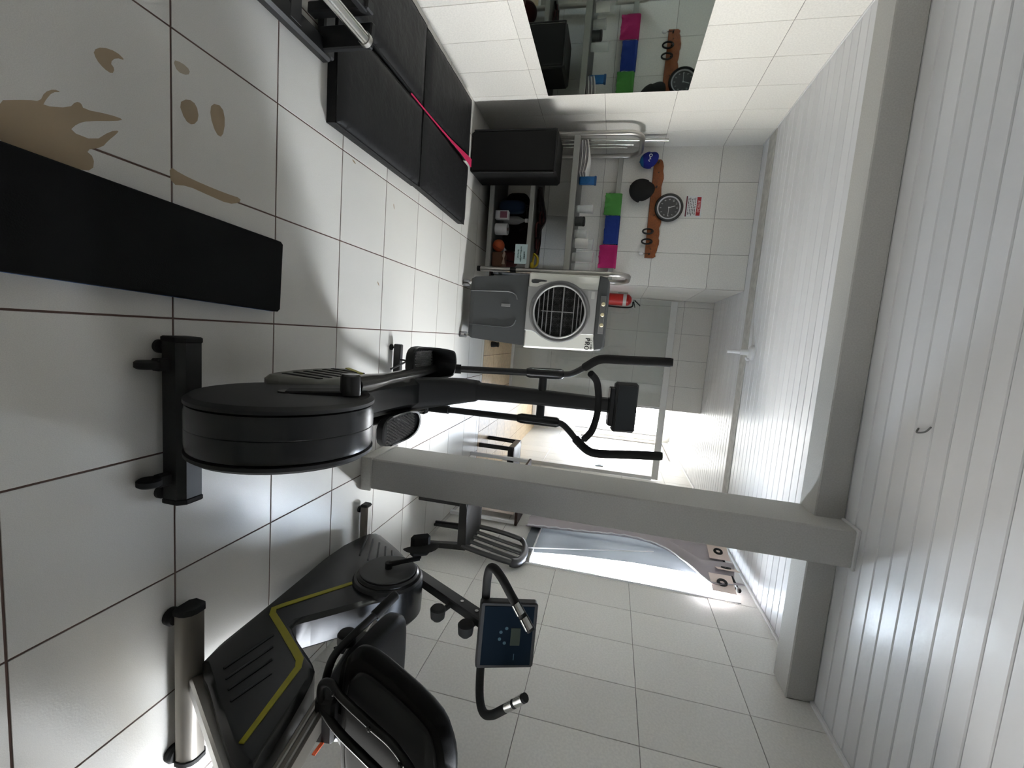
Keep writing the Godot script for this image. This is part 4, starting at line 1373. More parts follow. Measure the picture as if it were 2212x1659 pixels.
	var wb := thing("white_box", "white box with dark pink print on the bottom shelf", "box", Vector3(-0.345, T, -3.80))
	g = G.new()
	g.box(Vector3(-0.345, T + 0.072, -3.80), Vector3(0.085, 0.142, 0.06), 0.005)
	part(wb, "carton", g, M.white)
	g = G.new()
	g.box(Vector3(-0.345, T + 0.092, -3.7695), Vector3(0.066, 0.075, 0.001))
	part(wb, "print", g, mat(Color(0.50, 0.30, 0.36), 0.7), 0)
	var bo := thing("clear_bottle", "crumpled clear bottle with a white cap behind the white box", "bottle", Vector3(-0.335, T, -3.95))
	g = G.new()
	lathe_at(g, Vector3(-0.335, T, -3.95), [Vector2(0, 0), Vector2(0.04, 0.0), Vector2(0.044, 0.02), Vector2(0.040, 0.08), Vector2(0.045, 0.16), Vector2(0.042, 0.21), Vector2(0.016, 0.265), Vector2(0.016, 0.285), Vector2(0, 0.285)], 24)
	part(bo, "body", g, M.clear, 40)
	g = G.new()
	lathe_at(g, Vector3(-0.335, T + 0.283, -3.95), [Vector2(0, 0), Vector2(0.02, 0), Vector2(0.02, 0.03), Vector2(0, 0.032)], 20)
	part(bo, "cap", g, M.white, 30)
	var ro := thing("paper_roll", "white paper roll standing on the bottom shelf", "roll", Vector3(-0.215, T, -3.84))
	g = G.new()
	lathe_at(g, Vector3(-0.215, T, -3.84), [Vector2(0.02, 0.125), Vector2(0.02, 0.0), Vector2(0.056, 0.0), Vector2(0.058, 0.004), Vector2(0.058, 0.126), Vector2(0.055, 0.130), Vector2(0.02, 0.130), Vector2(0.02, 0.125)], 28)
	part(ro, "roll", g, M.white, 40)
	g = G.new()
	lathe_at(g, Vector3(-0.215, T, -3.84), [Vector2(0.018, 0.0), Vector2(0.0195, 0.0), Vector2(0.0195, 0.1305), Vector2(0.018, 0.1305), Vector2(0.018, 0.0)], 20)
	part(ro, "core", g, M.brown, 40)
	var dk := thing("maroon_ball", "dark maroon ball at the back of the bottom shelf", "ball", Vector3(0.06, T, -4.06))
	g = G.new()
	g.pad(Vector3(0.06, T + 0.106, -4.06), Vector3(0.21, 0.21, 0.21), 1.0, 28, 18)
	part(dk, "ball", g, M.maroon, 60)
	g = G.new()
	g.x = Transform3D(Basis(Vector3(0.2, 0, 1).normalized(), PI / 2.3), Vector3(0.06, T + 0.106, -4.06))
	g.lathe([Vector2(0.1052, -0.004), Vector2(0.1068, 0.0), Vector2(0.1052, 0.004)], 28)
	part(dk, "seam", g, M.strap, 60)
	var ob := thing("orange_ball", "small orange ball at the front of the bottom shelf", "ball", Vector3(-0.035, T, -3.77))
	g = G.new()
	g.pad(Vector3(-0.035, T + 0.062, -3.775), Vector3(0.124, 0.124, 0.124), 1.0, 28, 18)
	part(ob, "ball", g, M.orange, 60)
	g = G.new()
	g.x = Transform3D(Basis(Vector3(0.6, 0, 1).normalized(), PI / 3), Vector3(-0.035, T + 0.062, -3.775))
	g.lathe([Vector2(0.0622, -0.002), Vector2(0.0634, 0.0), Vector2(0.0622, 0.002)], 28)
	part(ob, "seam", g, M.maroon, 60)
	var bx := thing("brown_basket", "brown basket tied with pale string, beside the right chrome leg", "basket", Vector3(0.10, T, -3.82))
	g = G.new()
	g.box(Vector3(0.105, T + 0.06, -3.84), Vector3(0.15, 0.12, 0.18), 0.012)
	part(bx, "basket", g, M.brown)
	for k in 3:
		g = G.new()
		g.tube(curve([Vector3(0.02 + 0.012 * k, T + 0.124, -3.76), Vector3(0.05 + 0.01 * k, T + 0.142 - 0.01 * k, -3.745), Vector3(0.10, T + 0.135, -3.735), Vector3(0.155, T + 0.12 + 0.012 * k, -3.74)], 5), 0.006, 8)
		part(bx, "string", g, M.string, 60)
	# chrome poles leaning in the corner
	for k in 3:
		g = G.new()
		var a := Vector3(-1.155 + 0.003 * k, 0.012, -3.96 - 0.07 * k)
		var b := [Vector3(-1.140, 1.77, -4.00), Vector3(-1.145, 1.44, -4.10), Vector3(-1.145, 1.38, -4.17)][k] as Vector3
		g.tube([a, b], 0.0155 if k == 0 else 0.012, 14)
		single("chrome_pole", g, M.chrome, ["tallest chrome pole leaning in the corner behind the shelf", "middle chrome pole leaning behind the papers", "innermost short chrome pole behind the papers"][k], "pole", a, "chrome poles leaning in the corner", 60)

func hang(called: String, label: String, m: Material, x0: float, x1: float, ytop: float, ylow: float, sd: int):
	var n := FastNoiseLite.new()
	n.seed = sd; n.frequency = 4.0
	var rows := []
	var zc := -4.230
	for i in 15:
		var row := []
		for j in 15:
			var uu := float(j) / 14
			var t := float(i) / 14
			var y: float; var z: float
			if t < 0.2:
				var an := PI * (t / 0.2)
				y = ytop - 0.022 + 0.018 * sin(an); z = zc - 0.018 * cos(an)
			else:
				y = lerp(ytop - 0.022, ylow + 0.010 * n.get_noise_1d(uu * 2.0), (t - 0.2) / 0.8)
				z = zc + 0.018 + 0.014 * n.get_noise_2d(uu * 0.9, t * 0.3) * (t - 0.2) * 2 + 0.006
			row.append(Vector3(lerp(x0, x1, uu) + 0.008 * n.get_noise_2d(t * 1.5, 7.0) * t, y, z))
		rows.append(row)
	rows.reverse()
	var g := G.new()
	g.sheet(rows, 0.003, Vector3(0, 0.3, 1).normalized())
	single(called, g, m, label, "cloth", Vector3((x0 + x1) / 2, ylow, zc), "cloths hung on the shelf", 60)
func clear_cup(at: Vector3, r: float, h: float, label: String, lab := false):
	var t := thing("clear_container", label, "container", at, "clear containers on the top shelf")
	var g := G.new()
	lathe_at(g, at, [Vector2(0, 0), Vector2(r * 0.84, 0), Vector2(r * 0.88, 0.008), Vector2(r, h - 0.008), Vector2(r * 1.05, h - 0.006), Vector2(r * 1.05, h), Vector2(r * 0.96, h), Vector2(r * 0.84, 0.012), Vector2(0, 0.010)], 28)
	part(t, "wall", g, M.clear, 40)
	g = G.new()
	lathe_at(g, at + Vector3(0, h, 0), [Vector2(0, 0.001), Vector2(r * 1.06, 0.001), Vector2(r * 1.06, 0.008), Vector2(r * 0.9, 0.011), Vector2(0, 0.011)], 28)
	part(t, "lid", g, M.clear, 30)
	if lab:
		g = G.new()
		var rows := []
		for i in 2:
			var row := []
			for k in 13:
				var an := PI * (0.15 + 0.7 * k / 12.0)
				row.append(at + Vector3(-cos(an) * (r + 0.002), 0.02 + i * 0.13, sin(an) * (r + 0.002)))
			rows.append(row)
		g.sheet(rows)
		part(t, "label", g, M.paper, 60, "white label")
func grey_pot(at: Vector3):
	var t := thing("grey_pot", "dark grey round-topped pot between clear containers on the top shelf", "pot", at)
	var g := G.new()
	lathe_at(g, at, [Vector2(0, 0), Vector2(0.044, 0), Vector2(0.046, 0.004), Vector2(0.046, 0.075), Vector2(0, 0.075)], 28)
	part(t, "pot", g, M.charcoal, 30)
	g = G.new()
	lathe_at(g, at + Vector3(0, 0.075, 0), [Vector2(0, 0), Vector2(0.048, 0), Vector2(0.048, 0.012), Vector2(0.040, 0.022), Vector2(0, 0.026)], 28)
	part(t, "lid", g, M.plastic, 30)

# ---------------------------------------------------------------- things on and by the walls
func build_wall_things():
	# mirror on the left wall
	var mi := thing("wall_mirror", "large frameless mirror fixed to the tiled left wall", "mirror", Vector3(LEFT, 0.684, -2.4))
	var g := G.new()
	g.box(Vector3(LEFT + 0.0075, 1.2545, -2.42), Vector3(0.005, 1.141, 1.61), 0.001)
	part(mi, "backing", g, M.mirror_edge)
	g = G.new()
	g.q(Vector3(LEFT + 0.0105, 0.6845, -1.616), Vector3(LEFT + 0.0105, 0.6845, -3.224), Vector3(LEFT + 0.0105, 1.8245, -3.224), Vector3(LEFT + 0.0105, 1.8245, -1.616))
	part(mi, "mirror_face", g, M.mirror, 0.0)
	# upright black box
	var bx := thing("upholstered_box", "tall black upholstered box standing upright by the shelf", "box", Vector3(-0.76, 0.002, -3.43))
	g = G.new()
	g.box(Vector3(-0.757, 0.40, -3.435), Vector3(0.37, 0.79, 0.36), 0.022)
	part(bx, "cover", g, M.blackbox, 40)
	g = G.new()
	for s in [-1, 1]:
		g.tube([Vector3(-0.757 + s * 0.181, 0.03, -3.2585), Vector3(-0.757 + s * 0.181, 0.775, -3.2585)], 0.006, 8)
	g.tube([Vector3(-0.94, 0.781, -3.2585), Vector3(-0.574, 0.781, -3.2585)], 0.006, 8)
	part(bx, "piping", g, M.vinyl, 60)
	# wooden coat rack: live-edge plank with pegs
	var zr := BACK + 0.004
	var ck := thing("coat_rack", "brown wooden plank coat rack with wavy upper edge on the back wall", "coat rack", Vector3(-0.56, 1.67, zr))
	g = G.new()
	var pl := PackedVector2Array()
	var lo := [[-1.063, 1.668], [-0.80, 1.669], [-0.59, 1.667], [-0.30, 1.670], [-0.058, 1.672]]
	var hi := [[-0.058, 1.760], [-0.075, 1.785], [-0.10, 1.778], [-0.13, 1.792], [-0.17, 1.797], [-0.20, 1.806], [-0.24, 1.805], [-0.265, 1.796], [-0.30, 1.800], [-0.335, 1.797], [-0.37, 1.790], [-0.40, 1.800], [-0.43, 1.805], [-0.47, 1.798], [-0.52, 1.795], [-0.60, 1.785], [-0.68, 1.778], [-0.73, 1.774], [-0.79, 1.768], [-0.83, 1.774], [-0.87, 1.782], [-0.91, 1.778], [-0.95, 1.768], [-0.99, 1.770], [-1.03, 1.760], [-1.05, 1.752], [-1.063, 1.735]]
	for p in lo + hi: pl.append(Vector2(p[0], p[1]))
	g.x = Transform3D(Basis(), Vector3(0, 0, zr))
	g.extrude(pl, 0.0, 0.022, 0.004)
	var plank := part(ck, "plank", g, M.wood, 40)
	for x in [-1.03, -0.78, -0.33, -0.222, -0.095]:
		g = G.new()
		g.tube([Vector3(x, 1.715, zr + 0.02), Vector3(x, 1.718, zr + 0.06)], 0.008, 10)
		part(ck, "peg", g, M.dark_brown, 50)
	for x in [-0.93, -0.50, -0.15]:
		g = G.new()
		g.box(Vector3(x, 1.725, zr + 0.0225), Vector3(0.012, 0.012, 0.004), 0.002)
		part(plank, "screw", g, M.dark_brown)
	# blue cap, hung by its strap with the crown down
	cap("baseball_cap", "blue cap with white lettering hung at the left end of the coat rack", Vector3(-1.033, 1.615, zr + 0.075), 0.082, M.cap_teal, M.cap_navy, true)
	cap("baseball_cap", "plain black cap hung on the coat rack left of the clock", Vector3(-0.725, 1.575, zr + 0.08), 0.118, M.cap_black, M.cap_black, false)
	# two black wrist bands
	for k in 2:
		var x: float = [-0.327, -0.222][k]
		g = G.new()
		var ring := []
		for i in 25:
			var an := TAU * i / 24
			ring.append(Vector3(x + 0.026 * cos(an), 1.678 + 0.052 * sin(an), zr + 0.046 + 0.006 * cos(an)))
		g.tube(ring, 0.0085, 10, false)
		var w := single("wrist_band", g, M.rubber, ["black wrist band on the coat rack just right of the clock", "black wrist band on the coat rack, the right one of two"][k], "band", Vector3(x, 1.62, zr), "wrist bands on the coat rack", 60)
	# earphones: small white bud on a hook
	var eb := thing("white_earphones", "small white earphones hanging from the right end of the coat rack", "earphones", Vector3(-0.095, 1.60, zr))
	g = G.new()
	g.pad(Vector3(-0.095, 1.632, zr + 0.045), Vector3(0.034, 0.05, 0.03), 0.8, 16, 10)
	part(eb, "bud", g, M.white, 60)
	g = G.new()
	g.tube(curve([Vector3(-0.095, 1.655, zr + 0.045), Vector3(-0.10, 1.69, zr + 0.05), Vector3(-0.095, 1.722, zr + 0.055)], 5), 0.003, 8)
	part(eb, "cord", g, M.ink, 60)
	# clock
	var cl := thing("wall_clock", "round black wall clock with silver ring, over the coat rack", "clock", Vector3(-0.573, 1.72, zr))
	var cx := -0.573; var cyy := 1.863
	var CT := Transform3D(Basis(Vector3(1, 0, 0), Vector3(0, 0, 1), Vector3(0, -1, 0)), Vector3(cx, cyy, zr + 0.024))
	g = G.new(); g.x = CT
	g.lathe([Vector2(0, 0), Vector2(0.135, 0), Vector2(0.143, 0.008), Vector2(0.143, 0.022), Vector2(0.134, 0.034), Vector2(0.122, 0.034), Vector2(0.118, 0.026), Vector2(0.118, 0.012), Vector2(0, 0.012)], 64)
	part(cl, "case", g, M.plastic, 30)
	g = G.new(); g.x = CT
	g.lathe([Vector2(0.1175, 0.014), Vector2(0.117, 0.021), Vector2(0.106, 0.0205), Vector2(0.104, 0.014)], 64)
	part(cl, "ring", g, mat(Color(0.78, 0.78, 0.80), 0.3, 0.5), 30, "silver ring")
	g = G.new(); g.x = CT
	g.lathe([Vector2(0, 0.0135), Vector2(0.105, 0.0135), Vector2(0.105, 0.012)], 64)
	var dial := part(cl, "dial", g, mat(Color(0.25, 0.25, 0.255), 0.6), 30)
	var zf := zr + 0.024 + 0.014
	for h in 12:
		var an := PI / 2 - TAU * (h + 1) / 12
		text(dial, "numeral", str(h + 1), 0.022, Vector3(cx + cos(an) * 0.083, cyy + sin(an) * 0.083, zf), Basis(), M.white)
	# hands: hour towards about eleven-twelve o'clock of the dial, minutes towards three
	g = G.new()
	g.bar(Vector3(cx, cyy, zf + 0.002), Vector3(cx - 0.018, cyy + 0.062, zf + 0.002), 0.006, 0.0015, 0.0, Vector3.BACK)
	part(cl, "hour_hand", g, M.white, 0)
	g = G.new()
	g.bar(Vector3(cx - 0.01, cyy, zf + 0.004), Vector3(cx + 0.088, cyy - 0.003, zf + 0.004), 0.0045, 0.0015, 0.0, Vector3.BACK)
	part(cl, "minute_hand", g, M.white, 0)
	g = G.new(); g.x = Transform3D(CT.basis, Vector3(cx, cyy, zf))
	g.lathe([Vector2(0, 0), Vector2(0.007, 0), Vector2(0.007, 0.006), Vector2(0, 0.007)], 16)
	part(cl, "hub", g, M.white, 30)
	g = G.new(); g.x = CT
	g.lathe([Vector2(0, 0.0265), Vector2(0.1175, 0.0265), Vector2(0.1175, 0.0275), Vector2(0, 0.0275)], 48)
	part(cl, "glass_front", g, M.thin_glass, 30)
	# notice
	var sg := thing("warning_sign", "small white notice with a red heading above the clock", "sign", Vector3(-0.60, 2.03, zr))
	g = G.new()
	g.box(Vector3(-0.599, 2.109, zr + 0.002), Vector3(0.212, 0.160, 0.003), 0.0008)
	var bd := part(sg, "board", g, M.white)
	g = G.new()
	g.box(Vector3(-0.599, 2.158, zr + 0.0038), Vector3(0.186, 0.040, 0.0008))
	part(bd, "heading_panel", g, M.sign_red, 0, "red heading panel")
	g = G.new()
	g.box(Vector3(-0.599, 2.038, zr + 0.0038), Vector3(0.206, 0.013, 0.0008))
	part(bd, "footer_strip", g, mat(Color(0.42, 0.16, 0.20), 0.6), 0)
	text(bd, "heading_lettering", "ATENÇÃO", 0.036, Vector3(-0.599, 2.158, zr + 0.0046), Basis(), mat(Color(0.88, 0.70, 0.68), 0.6), true, 0.0006, 0.72)
	for l in 5:   # five rows of lettering too small to read
		g = G.new()
		rng.seed = 80 + l
		var x := -0.686 + 0.006 * (l % 3)
		while x < -0.525 + 0.01 * (l % 2):
			var w := rng.randf_range(0.012, 0.034)
			g.box(Vector3(x + w / 2, 2.123 - 0.0165 * l, zr + 0.0038), Vector3(w, 0.0065, 0.0006))
			x += w + rng.randf_range(0.004, 0.009)
		part(bd, "lettering", g, mat(Color(0.30, 0.28, 0.29), 0.7), 0)
	# extinguisher on the passage wall
	var fx := thing("fire_extinguisher", "red fire extinguisher hung on the passage wall behind the air cooler", "extinguisher", Vector3(0.325, 1.05, -5.02))
	var fc := Vector3(0.327, 1.10, -5.02)
	g = G.new()
	lathe_at(g, fc, [Vector2(0, 0), Vector2(0.068, 0), Vector2(0.074, 0.01), Vector2(0.074, 0.43), Vector2(0.068, 0.475), Vector2(0.045, 0.50), Vector2(0.024, 0.51), Vector2(0, 0.51)], 32)
	var fb := part(fx, "cylinder", g, M.red, 30)
	g = G.new()
	lathe_at(g, fc + Vector3(0, 0.405, 0), [Vector2(0.0745, 0), Vector2(0.0752, 0.001), Vector2(0.0752, 0.04), Vector2(0.0745, 0.041)], 32)
	part(fb, "label_band", g, M.paper, 30, "white label band")
	g = G.new()
	lathe_at(g, fc + Vector3(0, 0.505, 0), [Vector2(0, 0), Vector2(0.02, 0), Vector2(0.02, 0.04), Vector2(0, 0.042)], 20)
	var vv := part(fx, "valve", g, M.steel, 30)
	g = G.new()
	g.bar(fc + Vector3(0.0, 0.545, 0.02), fc + Vector3(0.06, 0.62, -0.02), 0.022, 0.008, 0.002)
	g.bar(fc + Vector3(0.0, 0.535, 0.02), fc + Vector3(0.085, 0.56, -0.02), 0.022, 0.008, 0.002)
	part(vv, "lever", g, M.ink)
	g = G.new()
	g.tube(curve([fc + Vector3(0.02, 0.53, 0.0), fc + Vector3(0.08, 0.52, 0.02), fc + Vector3(0.095, 0.42, 0.02), fc + Vector3(0.085, 0.2, 0.02)], 6), 0.009, 10)
	part(fx, "hose", g, M.rubber, 60)
	g = G.new()
	g.box(fc + Vector3(-0.083, 0.40, 0), Vector3(0.012, 0.12, 0.05), 0.003)
	part(fx, "wall_bracket", g, M.steel)

func cap(called: String, label: String, c: Vector3, r: float, crown: Material, panel: Material, logo: bool):
	# hangs with the crown towards the floor, the bill up against the plank
	var t := thing(called, label, "cap", c - Vector3(0, r, 0))
	var g := G.new()
	var tilt := Basis(Vector3.BACK, deg_to_rad(10 if logo else -22))
	var X := Transform3D(tilt, c)
	# crown: half ellipsoid opening upward, flattened towards the wall
	var pt := func(i, k, shrink):
		var v: float = -PI / 2 + (PI / 2 + 0.12) * i / 12.0
		var uu: float = TAU * k / 32.0
		return Vector3(r * shrink * cos(v) * cos(uu), r * 1.15 * shrink * sin(v), r * 0.80 * shrink * cos(v) * sin(uu))
	g.x = X
	var g2 := G.new(); g2.x = X
	for i in 12:
		for k in 32:
			var gg := g
			if i >= 6: gg = g2
			gg.q(pt.call(i, k + 1, 1.0), pt.call(i, k, 1.0), pt.call(i + 1, k, 1.0), pt.call(i + 1, k + 1, 1.0))
			gg.q(pt.call(i, k, 0.96), pt.call(i, k + 1, 0.96), pt.call(i + 1, k + 1, 0.96), pt.call(i + 1, k, 0.96))
	part(t, "crown", g, crown, 60)
	var pn := part(t, "front_panel", g2, panel, 60)
	g = G.new(); g.x = X
	var rows := []
	for i in 6:
		var row := []
		for k in 17:
			var an := PI * (0.12 + 0.76 * k / 16.0)
			var ro := 1.0 + 0.60 * i / 5.0
			row.append(Vector3(-cos(an) * r * (1.0 - 0.10 * i / 5.0), 0.01 + r * 0.95 * (i / 5.0) * sin(an), sin(an) * r * 0.80 + (r * 0.12) * (i / 5.0) - 0.02 * cos(an) * cos(an)))
		rows.append(row)
	g.sheet(rows, 0.003, Vector3(0, 0, 1))
	part(t, "bill", g, panel, 60)
	g = G.new(); g.x = X
	g.pad(Vector3(0, -r * 1.16, 0), Vector3(0.014, 0.008, 0.014), 1.0, 12, 8)
	part(t, "top_button", g, crown, 60)
	if logo:
		g = G.new(); g.x = X
		var z := r * 0.80
		var ring := []
		for k in 15:
			var an := TAU * k / 14
			ring.append(Vector3(-0.022 + 0.014 * cos(an), 0.012 + 0.014 * sin(an), z + 0.001 - 0.06 * (-0.022) * (-0.022) / r * 10))
		g.tube(ring, 0.0042, 8, false)
		g.tube(curve([Vector3(-0.008, 0.012, z + 0.002), Vector3(0.004, 0.0, z + 0.003), Vector3(0.016, 0.010, z + 0.002)], 4), 0.0040, 8)
		g.tube(curve([Vector3(0.016, -0.006, z + 0.003), Vector3(0.026, -0.012, z), Vector3(0.034, -0.002, z - 0.003)], 4), 0.0040, 8)
		part(pn, "stitched_lettering", g, M.white, 60, "white stitched lettering")

# ---------------------------------------------------------------- air cooler
func build_cooler():
	var e := thing("air_cooler", "large grey and white air cooler on casters in front of the passage", "air cooler", Vector3(0.632, 0.002, -3.45))
	var zf := -3.25
	var g := G.new()
	# lower tank: tapered dark box
	var sec := func(y, x0, x1, z0, z1): return [Vector3(x0, y, z1), Vector3(x1, y, z1), Vector3(x1, y, z0), Vector3(x0, y, z0)]
	var levels := [sec.call(0.085, 0.375, 0.905, zf - 0.40, zf - 0.035), sec.call(0.13, 0.355, 0.925, zf - 0.42, zf - 0.012), sec.call(0.635, 0.312, 0.958, zf - 0.44, zf - 0.004)]
	for i in 2:
		for k in 4:
			var k2 := (k + 1) % 4
			g.q(levels[i][k], levels[i][k2], levels[i + 1][k2], levels[i + 1][k])
	g.q(levels[0][3], levels[0][2], levels[0][1], levels[0][0])
	g.q(levels[2][0], levels[2][1], levels[2][2], levels[2][3])
	var tank := part(e, "water_tank", g, M.charcoal, 20, "charcoal water tank")
	# raised outline on the tank
	g = G.new()
	g.tube(curve([Vector3(0.485, 0.10, zf - 0.020), Vector3(0.478, 0.35, zf - 0.008), Vector3(0.478, 0.47, zf - 0.006), Vector3(0.500, 0.525, zf - 0.005), Vector3(0.545, 0.545, zf - 0.004)], 6), 0.012, 8, true, 0.4)
	part(tank, "raised_rib", g, M.slate, 60)
	g = G.new()
	g.tube(curve([Vector3(0.795, 0.10, zf - 0.020), Vector3(0.800, 0.35, zf - 0.008), Vector3(0.798, 0.47, zf - 0.006), Vector3(0.776, 0.525, zf - 0.005), Vector3(0.73, 0.545, zf - 0.004)], 6), 0.012, 8, true, 0.4)
	part(tank, "raised_rib", g, M.charcoal, 60)
	g = G.new()
	g.box(Vector3(0.600, 0.44, zf - 0.004), Vector3(0.030, 0.085, 0.010), 0.003)
	part(tank, "level_window", g, M.slate)
	# upper housing: white sides, grey middle
	g = G.new()
	var up := PackedVector2Array()
	for v in [[0.300, 0.640], [0.970, 0.632], [0.975, 0.66], [0.958, 1.25], [0.940, 1.335], [0.330, 1.335], [0.300, 1.25], [0.293, 0.66]]: up.append(Vector2(v[0], v[1]))
	g.x = Transform3D(Basis(), Vector3(0, 0, zf))
	g.extrude(up, -0.45, 0.0, 0.016)
	part(e, "housing", g, M.coolwhite, 30, "white housing")
	g = G.new()
	var band := PackedVector2Array()
	for v in [[0.420, 0.640], [0.420, 0.72], [0.395, 0.78], [0.370, 0.84], [0.358, 0.93], [0.372, 1.03], [0.405, 1.09], [0.420, 1.13], [0.425, 1.262], [0.815, 1.262], [0.820, 1.13], [0.860, 1.06], [0.890, 0.98], [0.895, 0.90], [0.875, 0.80], [0.835, 0.74], [0.820, 0.70], [0.815, 0.636]]: band.append(Vector2(v[0], v[1]))
	g.x = Transform3D(Basis(), Vector3(0, 0, zf))
	g.extrude(band, -0.01, 0.010, 0.006)
	part(e, "front_panel", g, M.midgrey, 40, "mid grey front panel")
	# fan ring, dark well and louvres
	var c := Vector3(0.632, 0.940, zf)
	var FT := Transform3D(Basis(Vector3(1, 0, 0), Vector3(0, 0, 1), Vector3(0, -1, 0)), c)
	g = G.new(); g.x = FT
	g.lathe([Vector2(0.275, 0.008), Vector2(0.270, 0.020), Vector2(0.262, 0.022), Vector2(0.250, 0.014), Vector2(0.242, 0.014), Vector2(0.238, 0.026), Vector2(0.228, 0.028), Vector2(0.222, 0.016), Vector2(0.222, 0.010)], 72)
	part(e, "fan_ring", g, M.slate, 25)
	g = G.new(); g.x = FT
	g.lathe([Vector2(0.222, 0.0112), Vector2(0, 0.0112)], 48)
	part(e, "fan_well", g, M.vent, 20)
	g = G.new(); g.x = FT
	g.lathe([Vector2(0.223, 0.024), Vector2(0.231, 0.030), Vector2(0.237, 0.026)], 72)
	part(e, "bright_rim", g, M.midgrey, 25)
	for v in [-0.185, -0.145, -0.108, -0.065, 0.03, 0.13, 0.165, 0.195]:   # horizontal louvres
		var hl: float = sqrt(0.222 * 0.222 - v * v) - 0.002
		g = G.new()
		g.bar(c + Vector3(-hl, v, 0.019), c + Vector3(hl, v, 0.019), 0.010, 0.007 if abs(v - 0.03) > 0.01 else 0.012, 0.001)
		part(e, "louvre", g, M.slate)
	g = G.new()
	g.bar(c + Vector3(0.0, -0.16, 0.022), c + Vector3(0.0, 0.13, 0.022), 0.007, 0.006, 0.001)
	part(e, "louvre_link", g, M.slate)
	g = G.new()   # star-shaped guard behind the louvres
	for i in range(-4, 5):
		for j in range(-4, 5):
			var p := Vector2(i, j) * 0.058
			if p.length() > 0.20: continue
			for k in 4:
				var an := PI * k / 4
				var d := Vector2(cos(an), sin(an)) * 0.026
				g.bar(c + Vector3(p.x - d.x, p.y - d.y, 0.0128), c + Vector3(p.x + d.x, p.y + d.y, 0.0128), 0.0028, 0.002, 0.0, Vector3.BACK)
	part(e, "fan_guard", g, mat(Color(0.15, 0.15, 0.15), 0.6), 0)
	# top with control strip and three knobs
	g = G.new()
	var tp := PackedVector2Array()
	for v in [[0.415, 1.262], [0.842, 1.262], [0.955, 1.275], [0.945, 1.335], [0.915, 1.358], [0.350, 1.358], [0.312, 1.335], [0.298, 1.27]]: tp.append(Vector2(v[0], v[1]))
	g.x = Transform3D(Basis(), Vector3(0, 0, zf))
	g.extrude(tp, -0.455, 0.014, 0.012)
	var top := part(e, "top_cover", g, M.charcoal, 30, "charcoal top cover")
	g = G.new()
	g.box(Vector3(0.635, 1.318, zf + 0.014), Vector3(0.33, 0.045, 0.004), 0.0015)
	part(top, "control_strip", g, M.slate)
	for x in [0.542, 0.634, 0.724]:
		g = G.new(); g.x = Transform3D(FT.basis, Vector3(x, 1.322, zf + 0.016))
		g.lathe([Vector2(0, 0), Vector2(0.017, 0), Vector2(0.017, 0.012), Vector2(0.012, 0.017), Vector2(0, 0.018)], 24)
		part(top, "knob", g, M.knob, 30, "pale round knob")
	# slot handle and badges
	g = G.new()
	g.x = Transform3D(Basis(), Vector3(0, 0, zf))
	var sl := PackedVector2Array()
	for v in round_poly([[0.350, 0.665], [0.388, 0.665], [0.388, 0.725], [0.374, 0.745], [0.372, 0.805], [0.358, 0.805]], 1): sl.append(Vector2(v[0], v[1]))
	g.extrude(sl, -0.004, 0.0025, 0.001)
	part(e, "slot", g, M.charcoal)
	g = G.new()
	g.box(Vector3(0.470, 1.225, zf + 0.0105), Vector3(0.065, 0.030, 0.002), 0.0005)
	part(e, "rating_badge", g, mat(Color(0.66, 0.66, 0.65), 0.5))
	var bt := Basis(Vector3.BACK, deg_to_rad(-4))
	text(e, "badge_lettering", "PRO", 0.056, Vector3(0.897, 1.213, zf + 0.0005), bt, M.ink, true, 0.001)
	text(e, "badge_lettering", "CLI", 0.032, Vector3(0.882, 1.246, zf + 0.0005), bt, mat(Color(0.3, 0.3, 0.3), 0.6), false, 0.001)
	text(e, "badge_lettering", "100", 0.026, Vector3(0.925, 1.248, zf + 0.0005), bt, M.ink, true, 0.001)
	# casters
	for x in [0.405, 0.888]:
		for z in [zf - 0.055, zf - 0.38]:
			g = G.new()
			g.bar(Vector3(x, 0.10, z), Vector3(x + 0.01, 0.045, z + 0.02), 0.028, 0.03, 0.004)
			var ca := part(e, "caster", g, M.chrome)
			for s in [-1, 1]:
				g = G.new()
				lathe_x(g, Vector3(x + 0.01 + s * 0.018, 0.0375, z + 0.025), [Vector2(0, -0.010), Vector2(0.030, -0.010), Vector2(0.0352, -0.006), Vector2(0.0352, 0.006), Vector2(0.030, 0.010), Vector2(0, 0.010)], 24)
				part(ca, "caster_wheel", g, M.slate, 30)

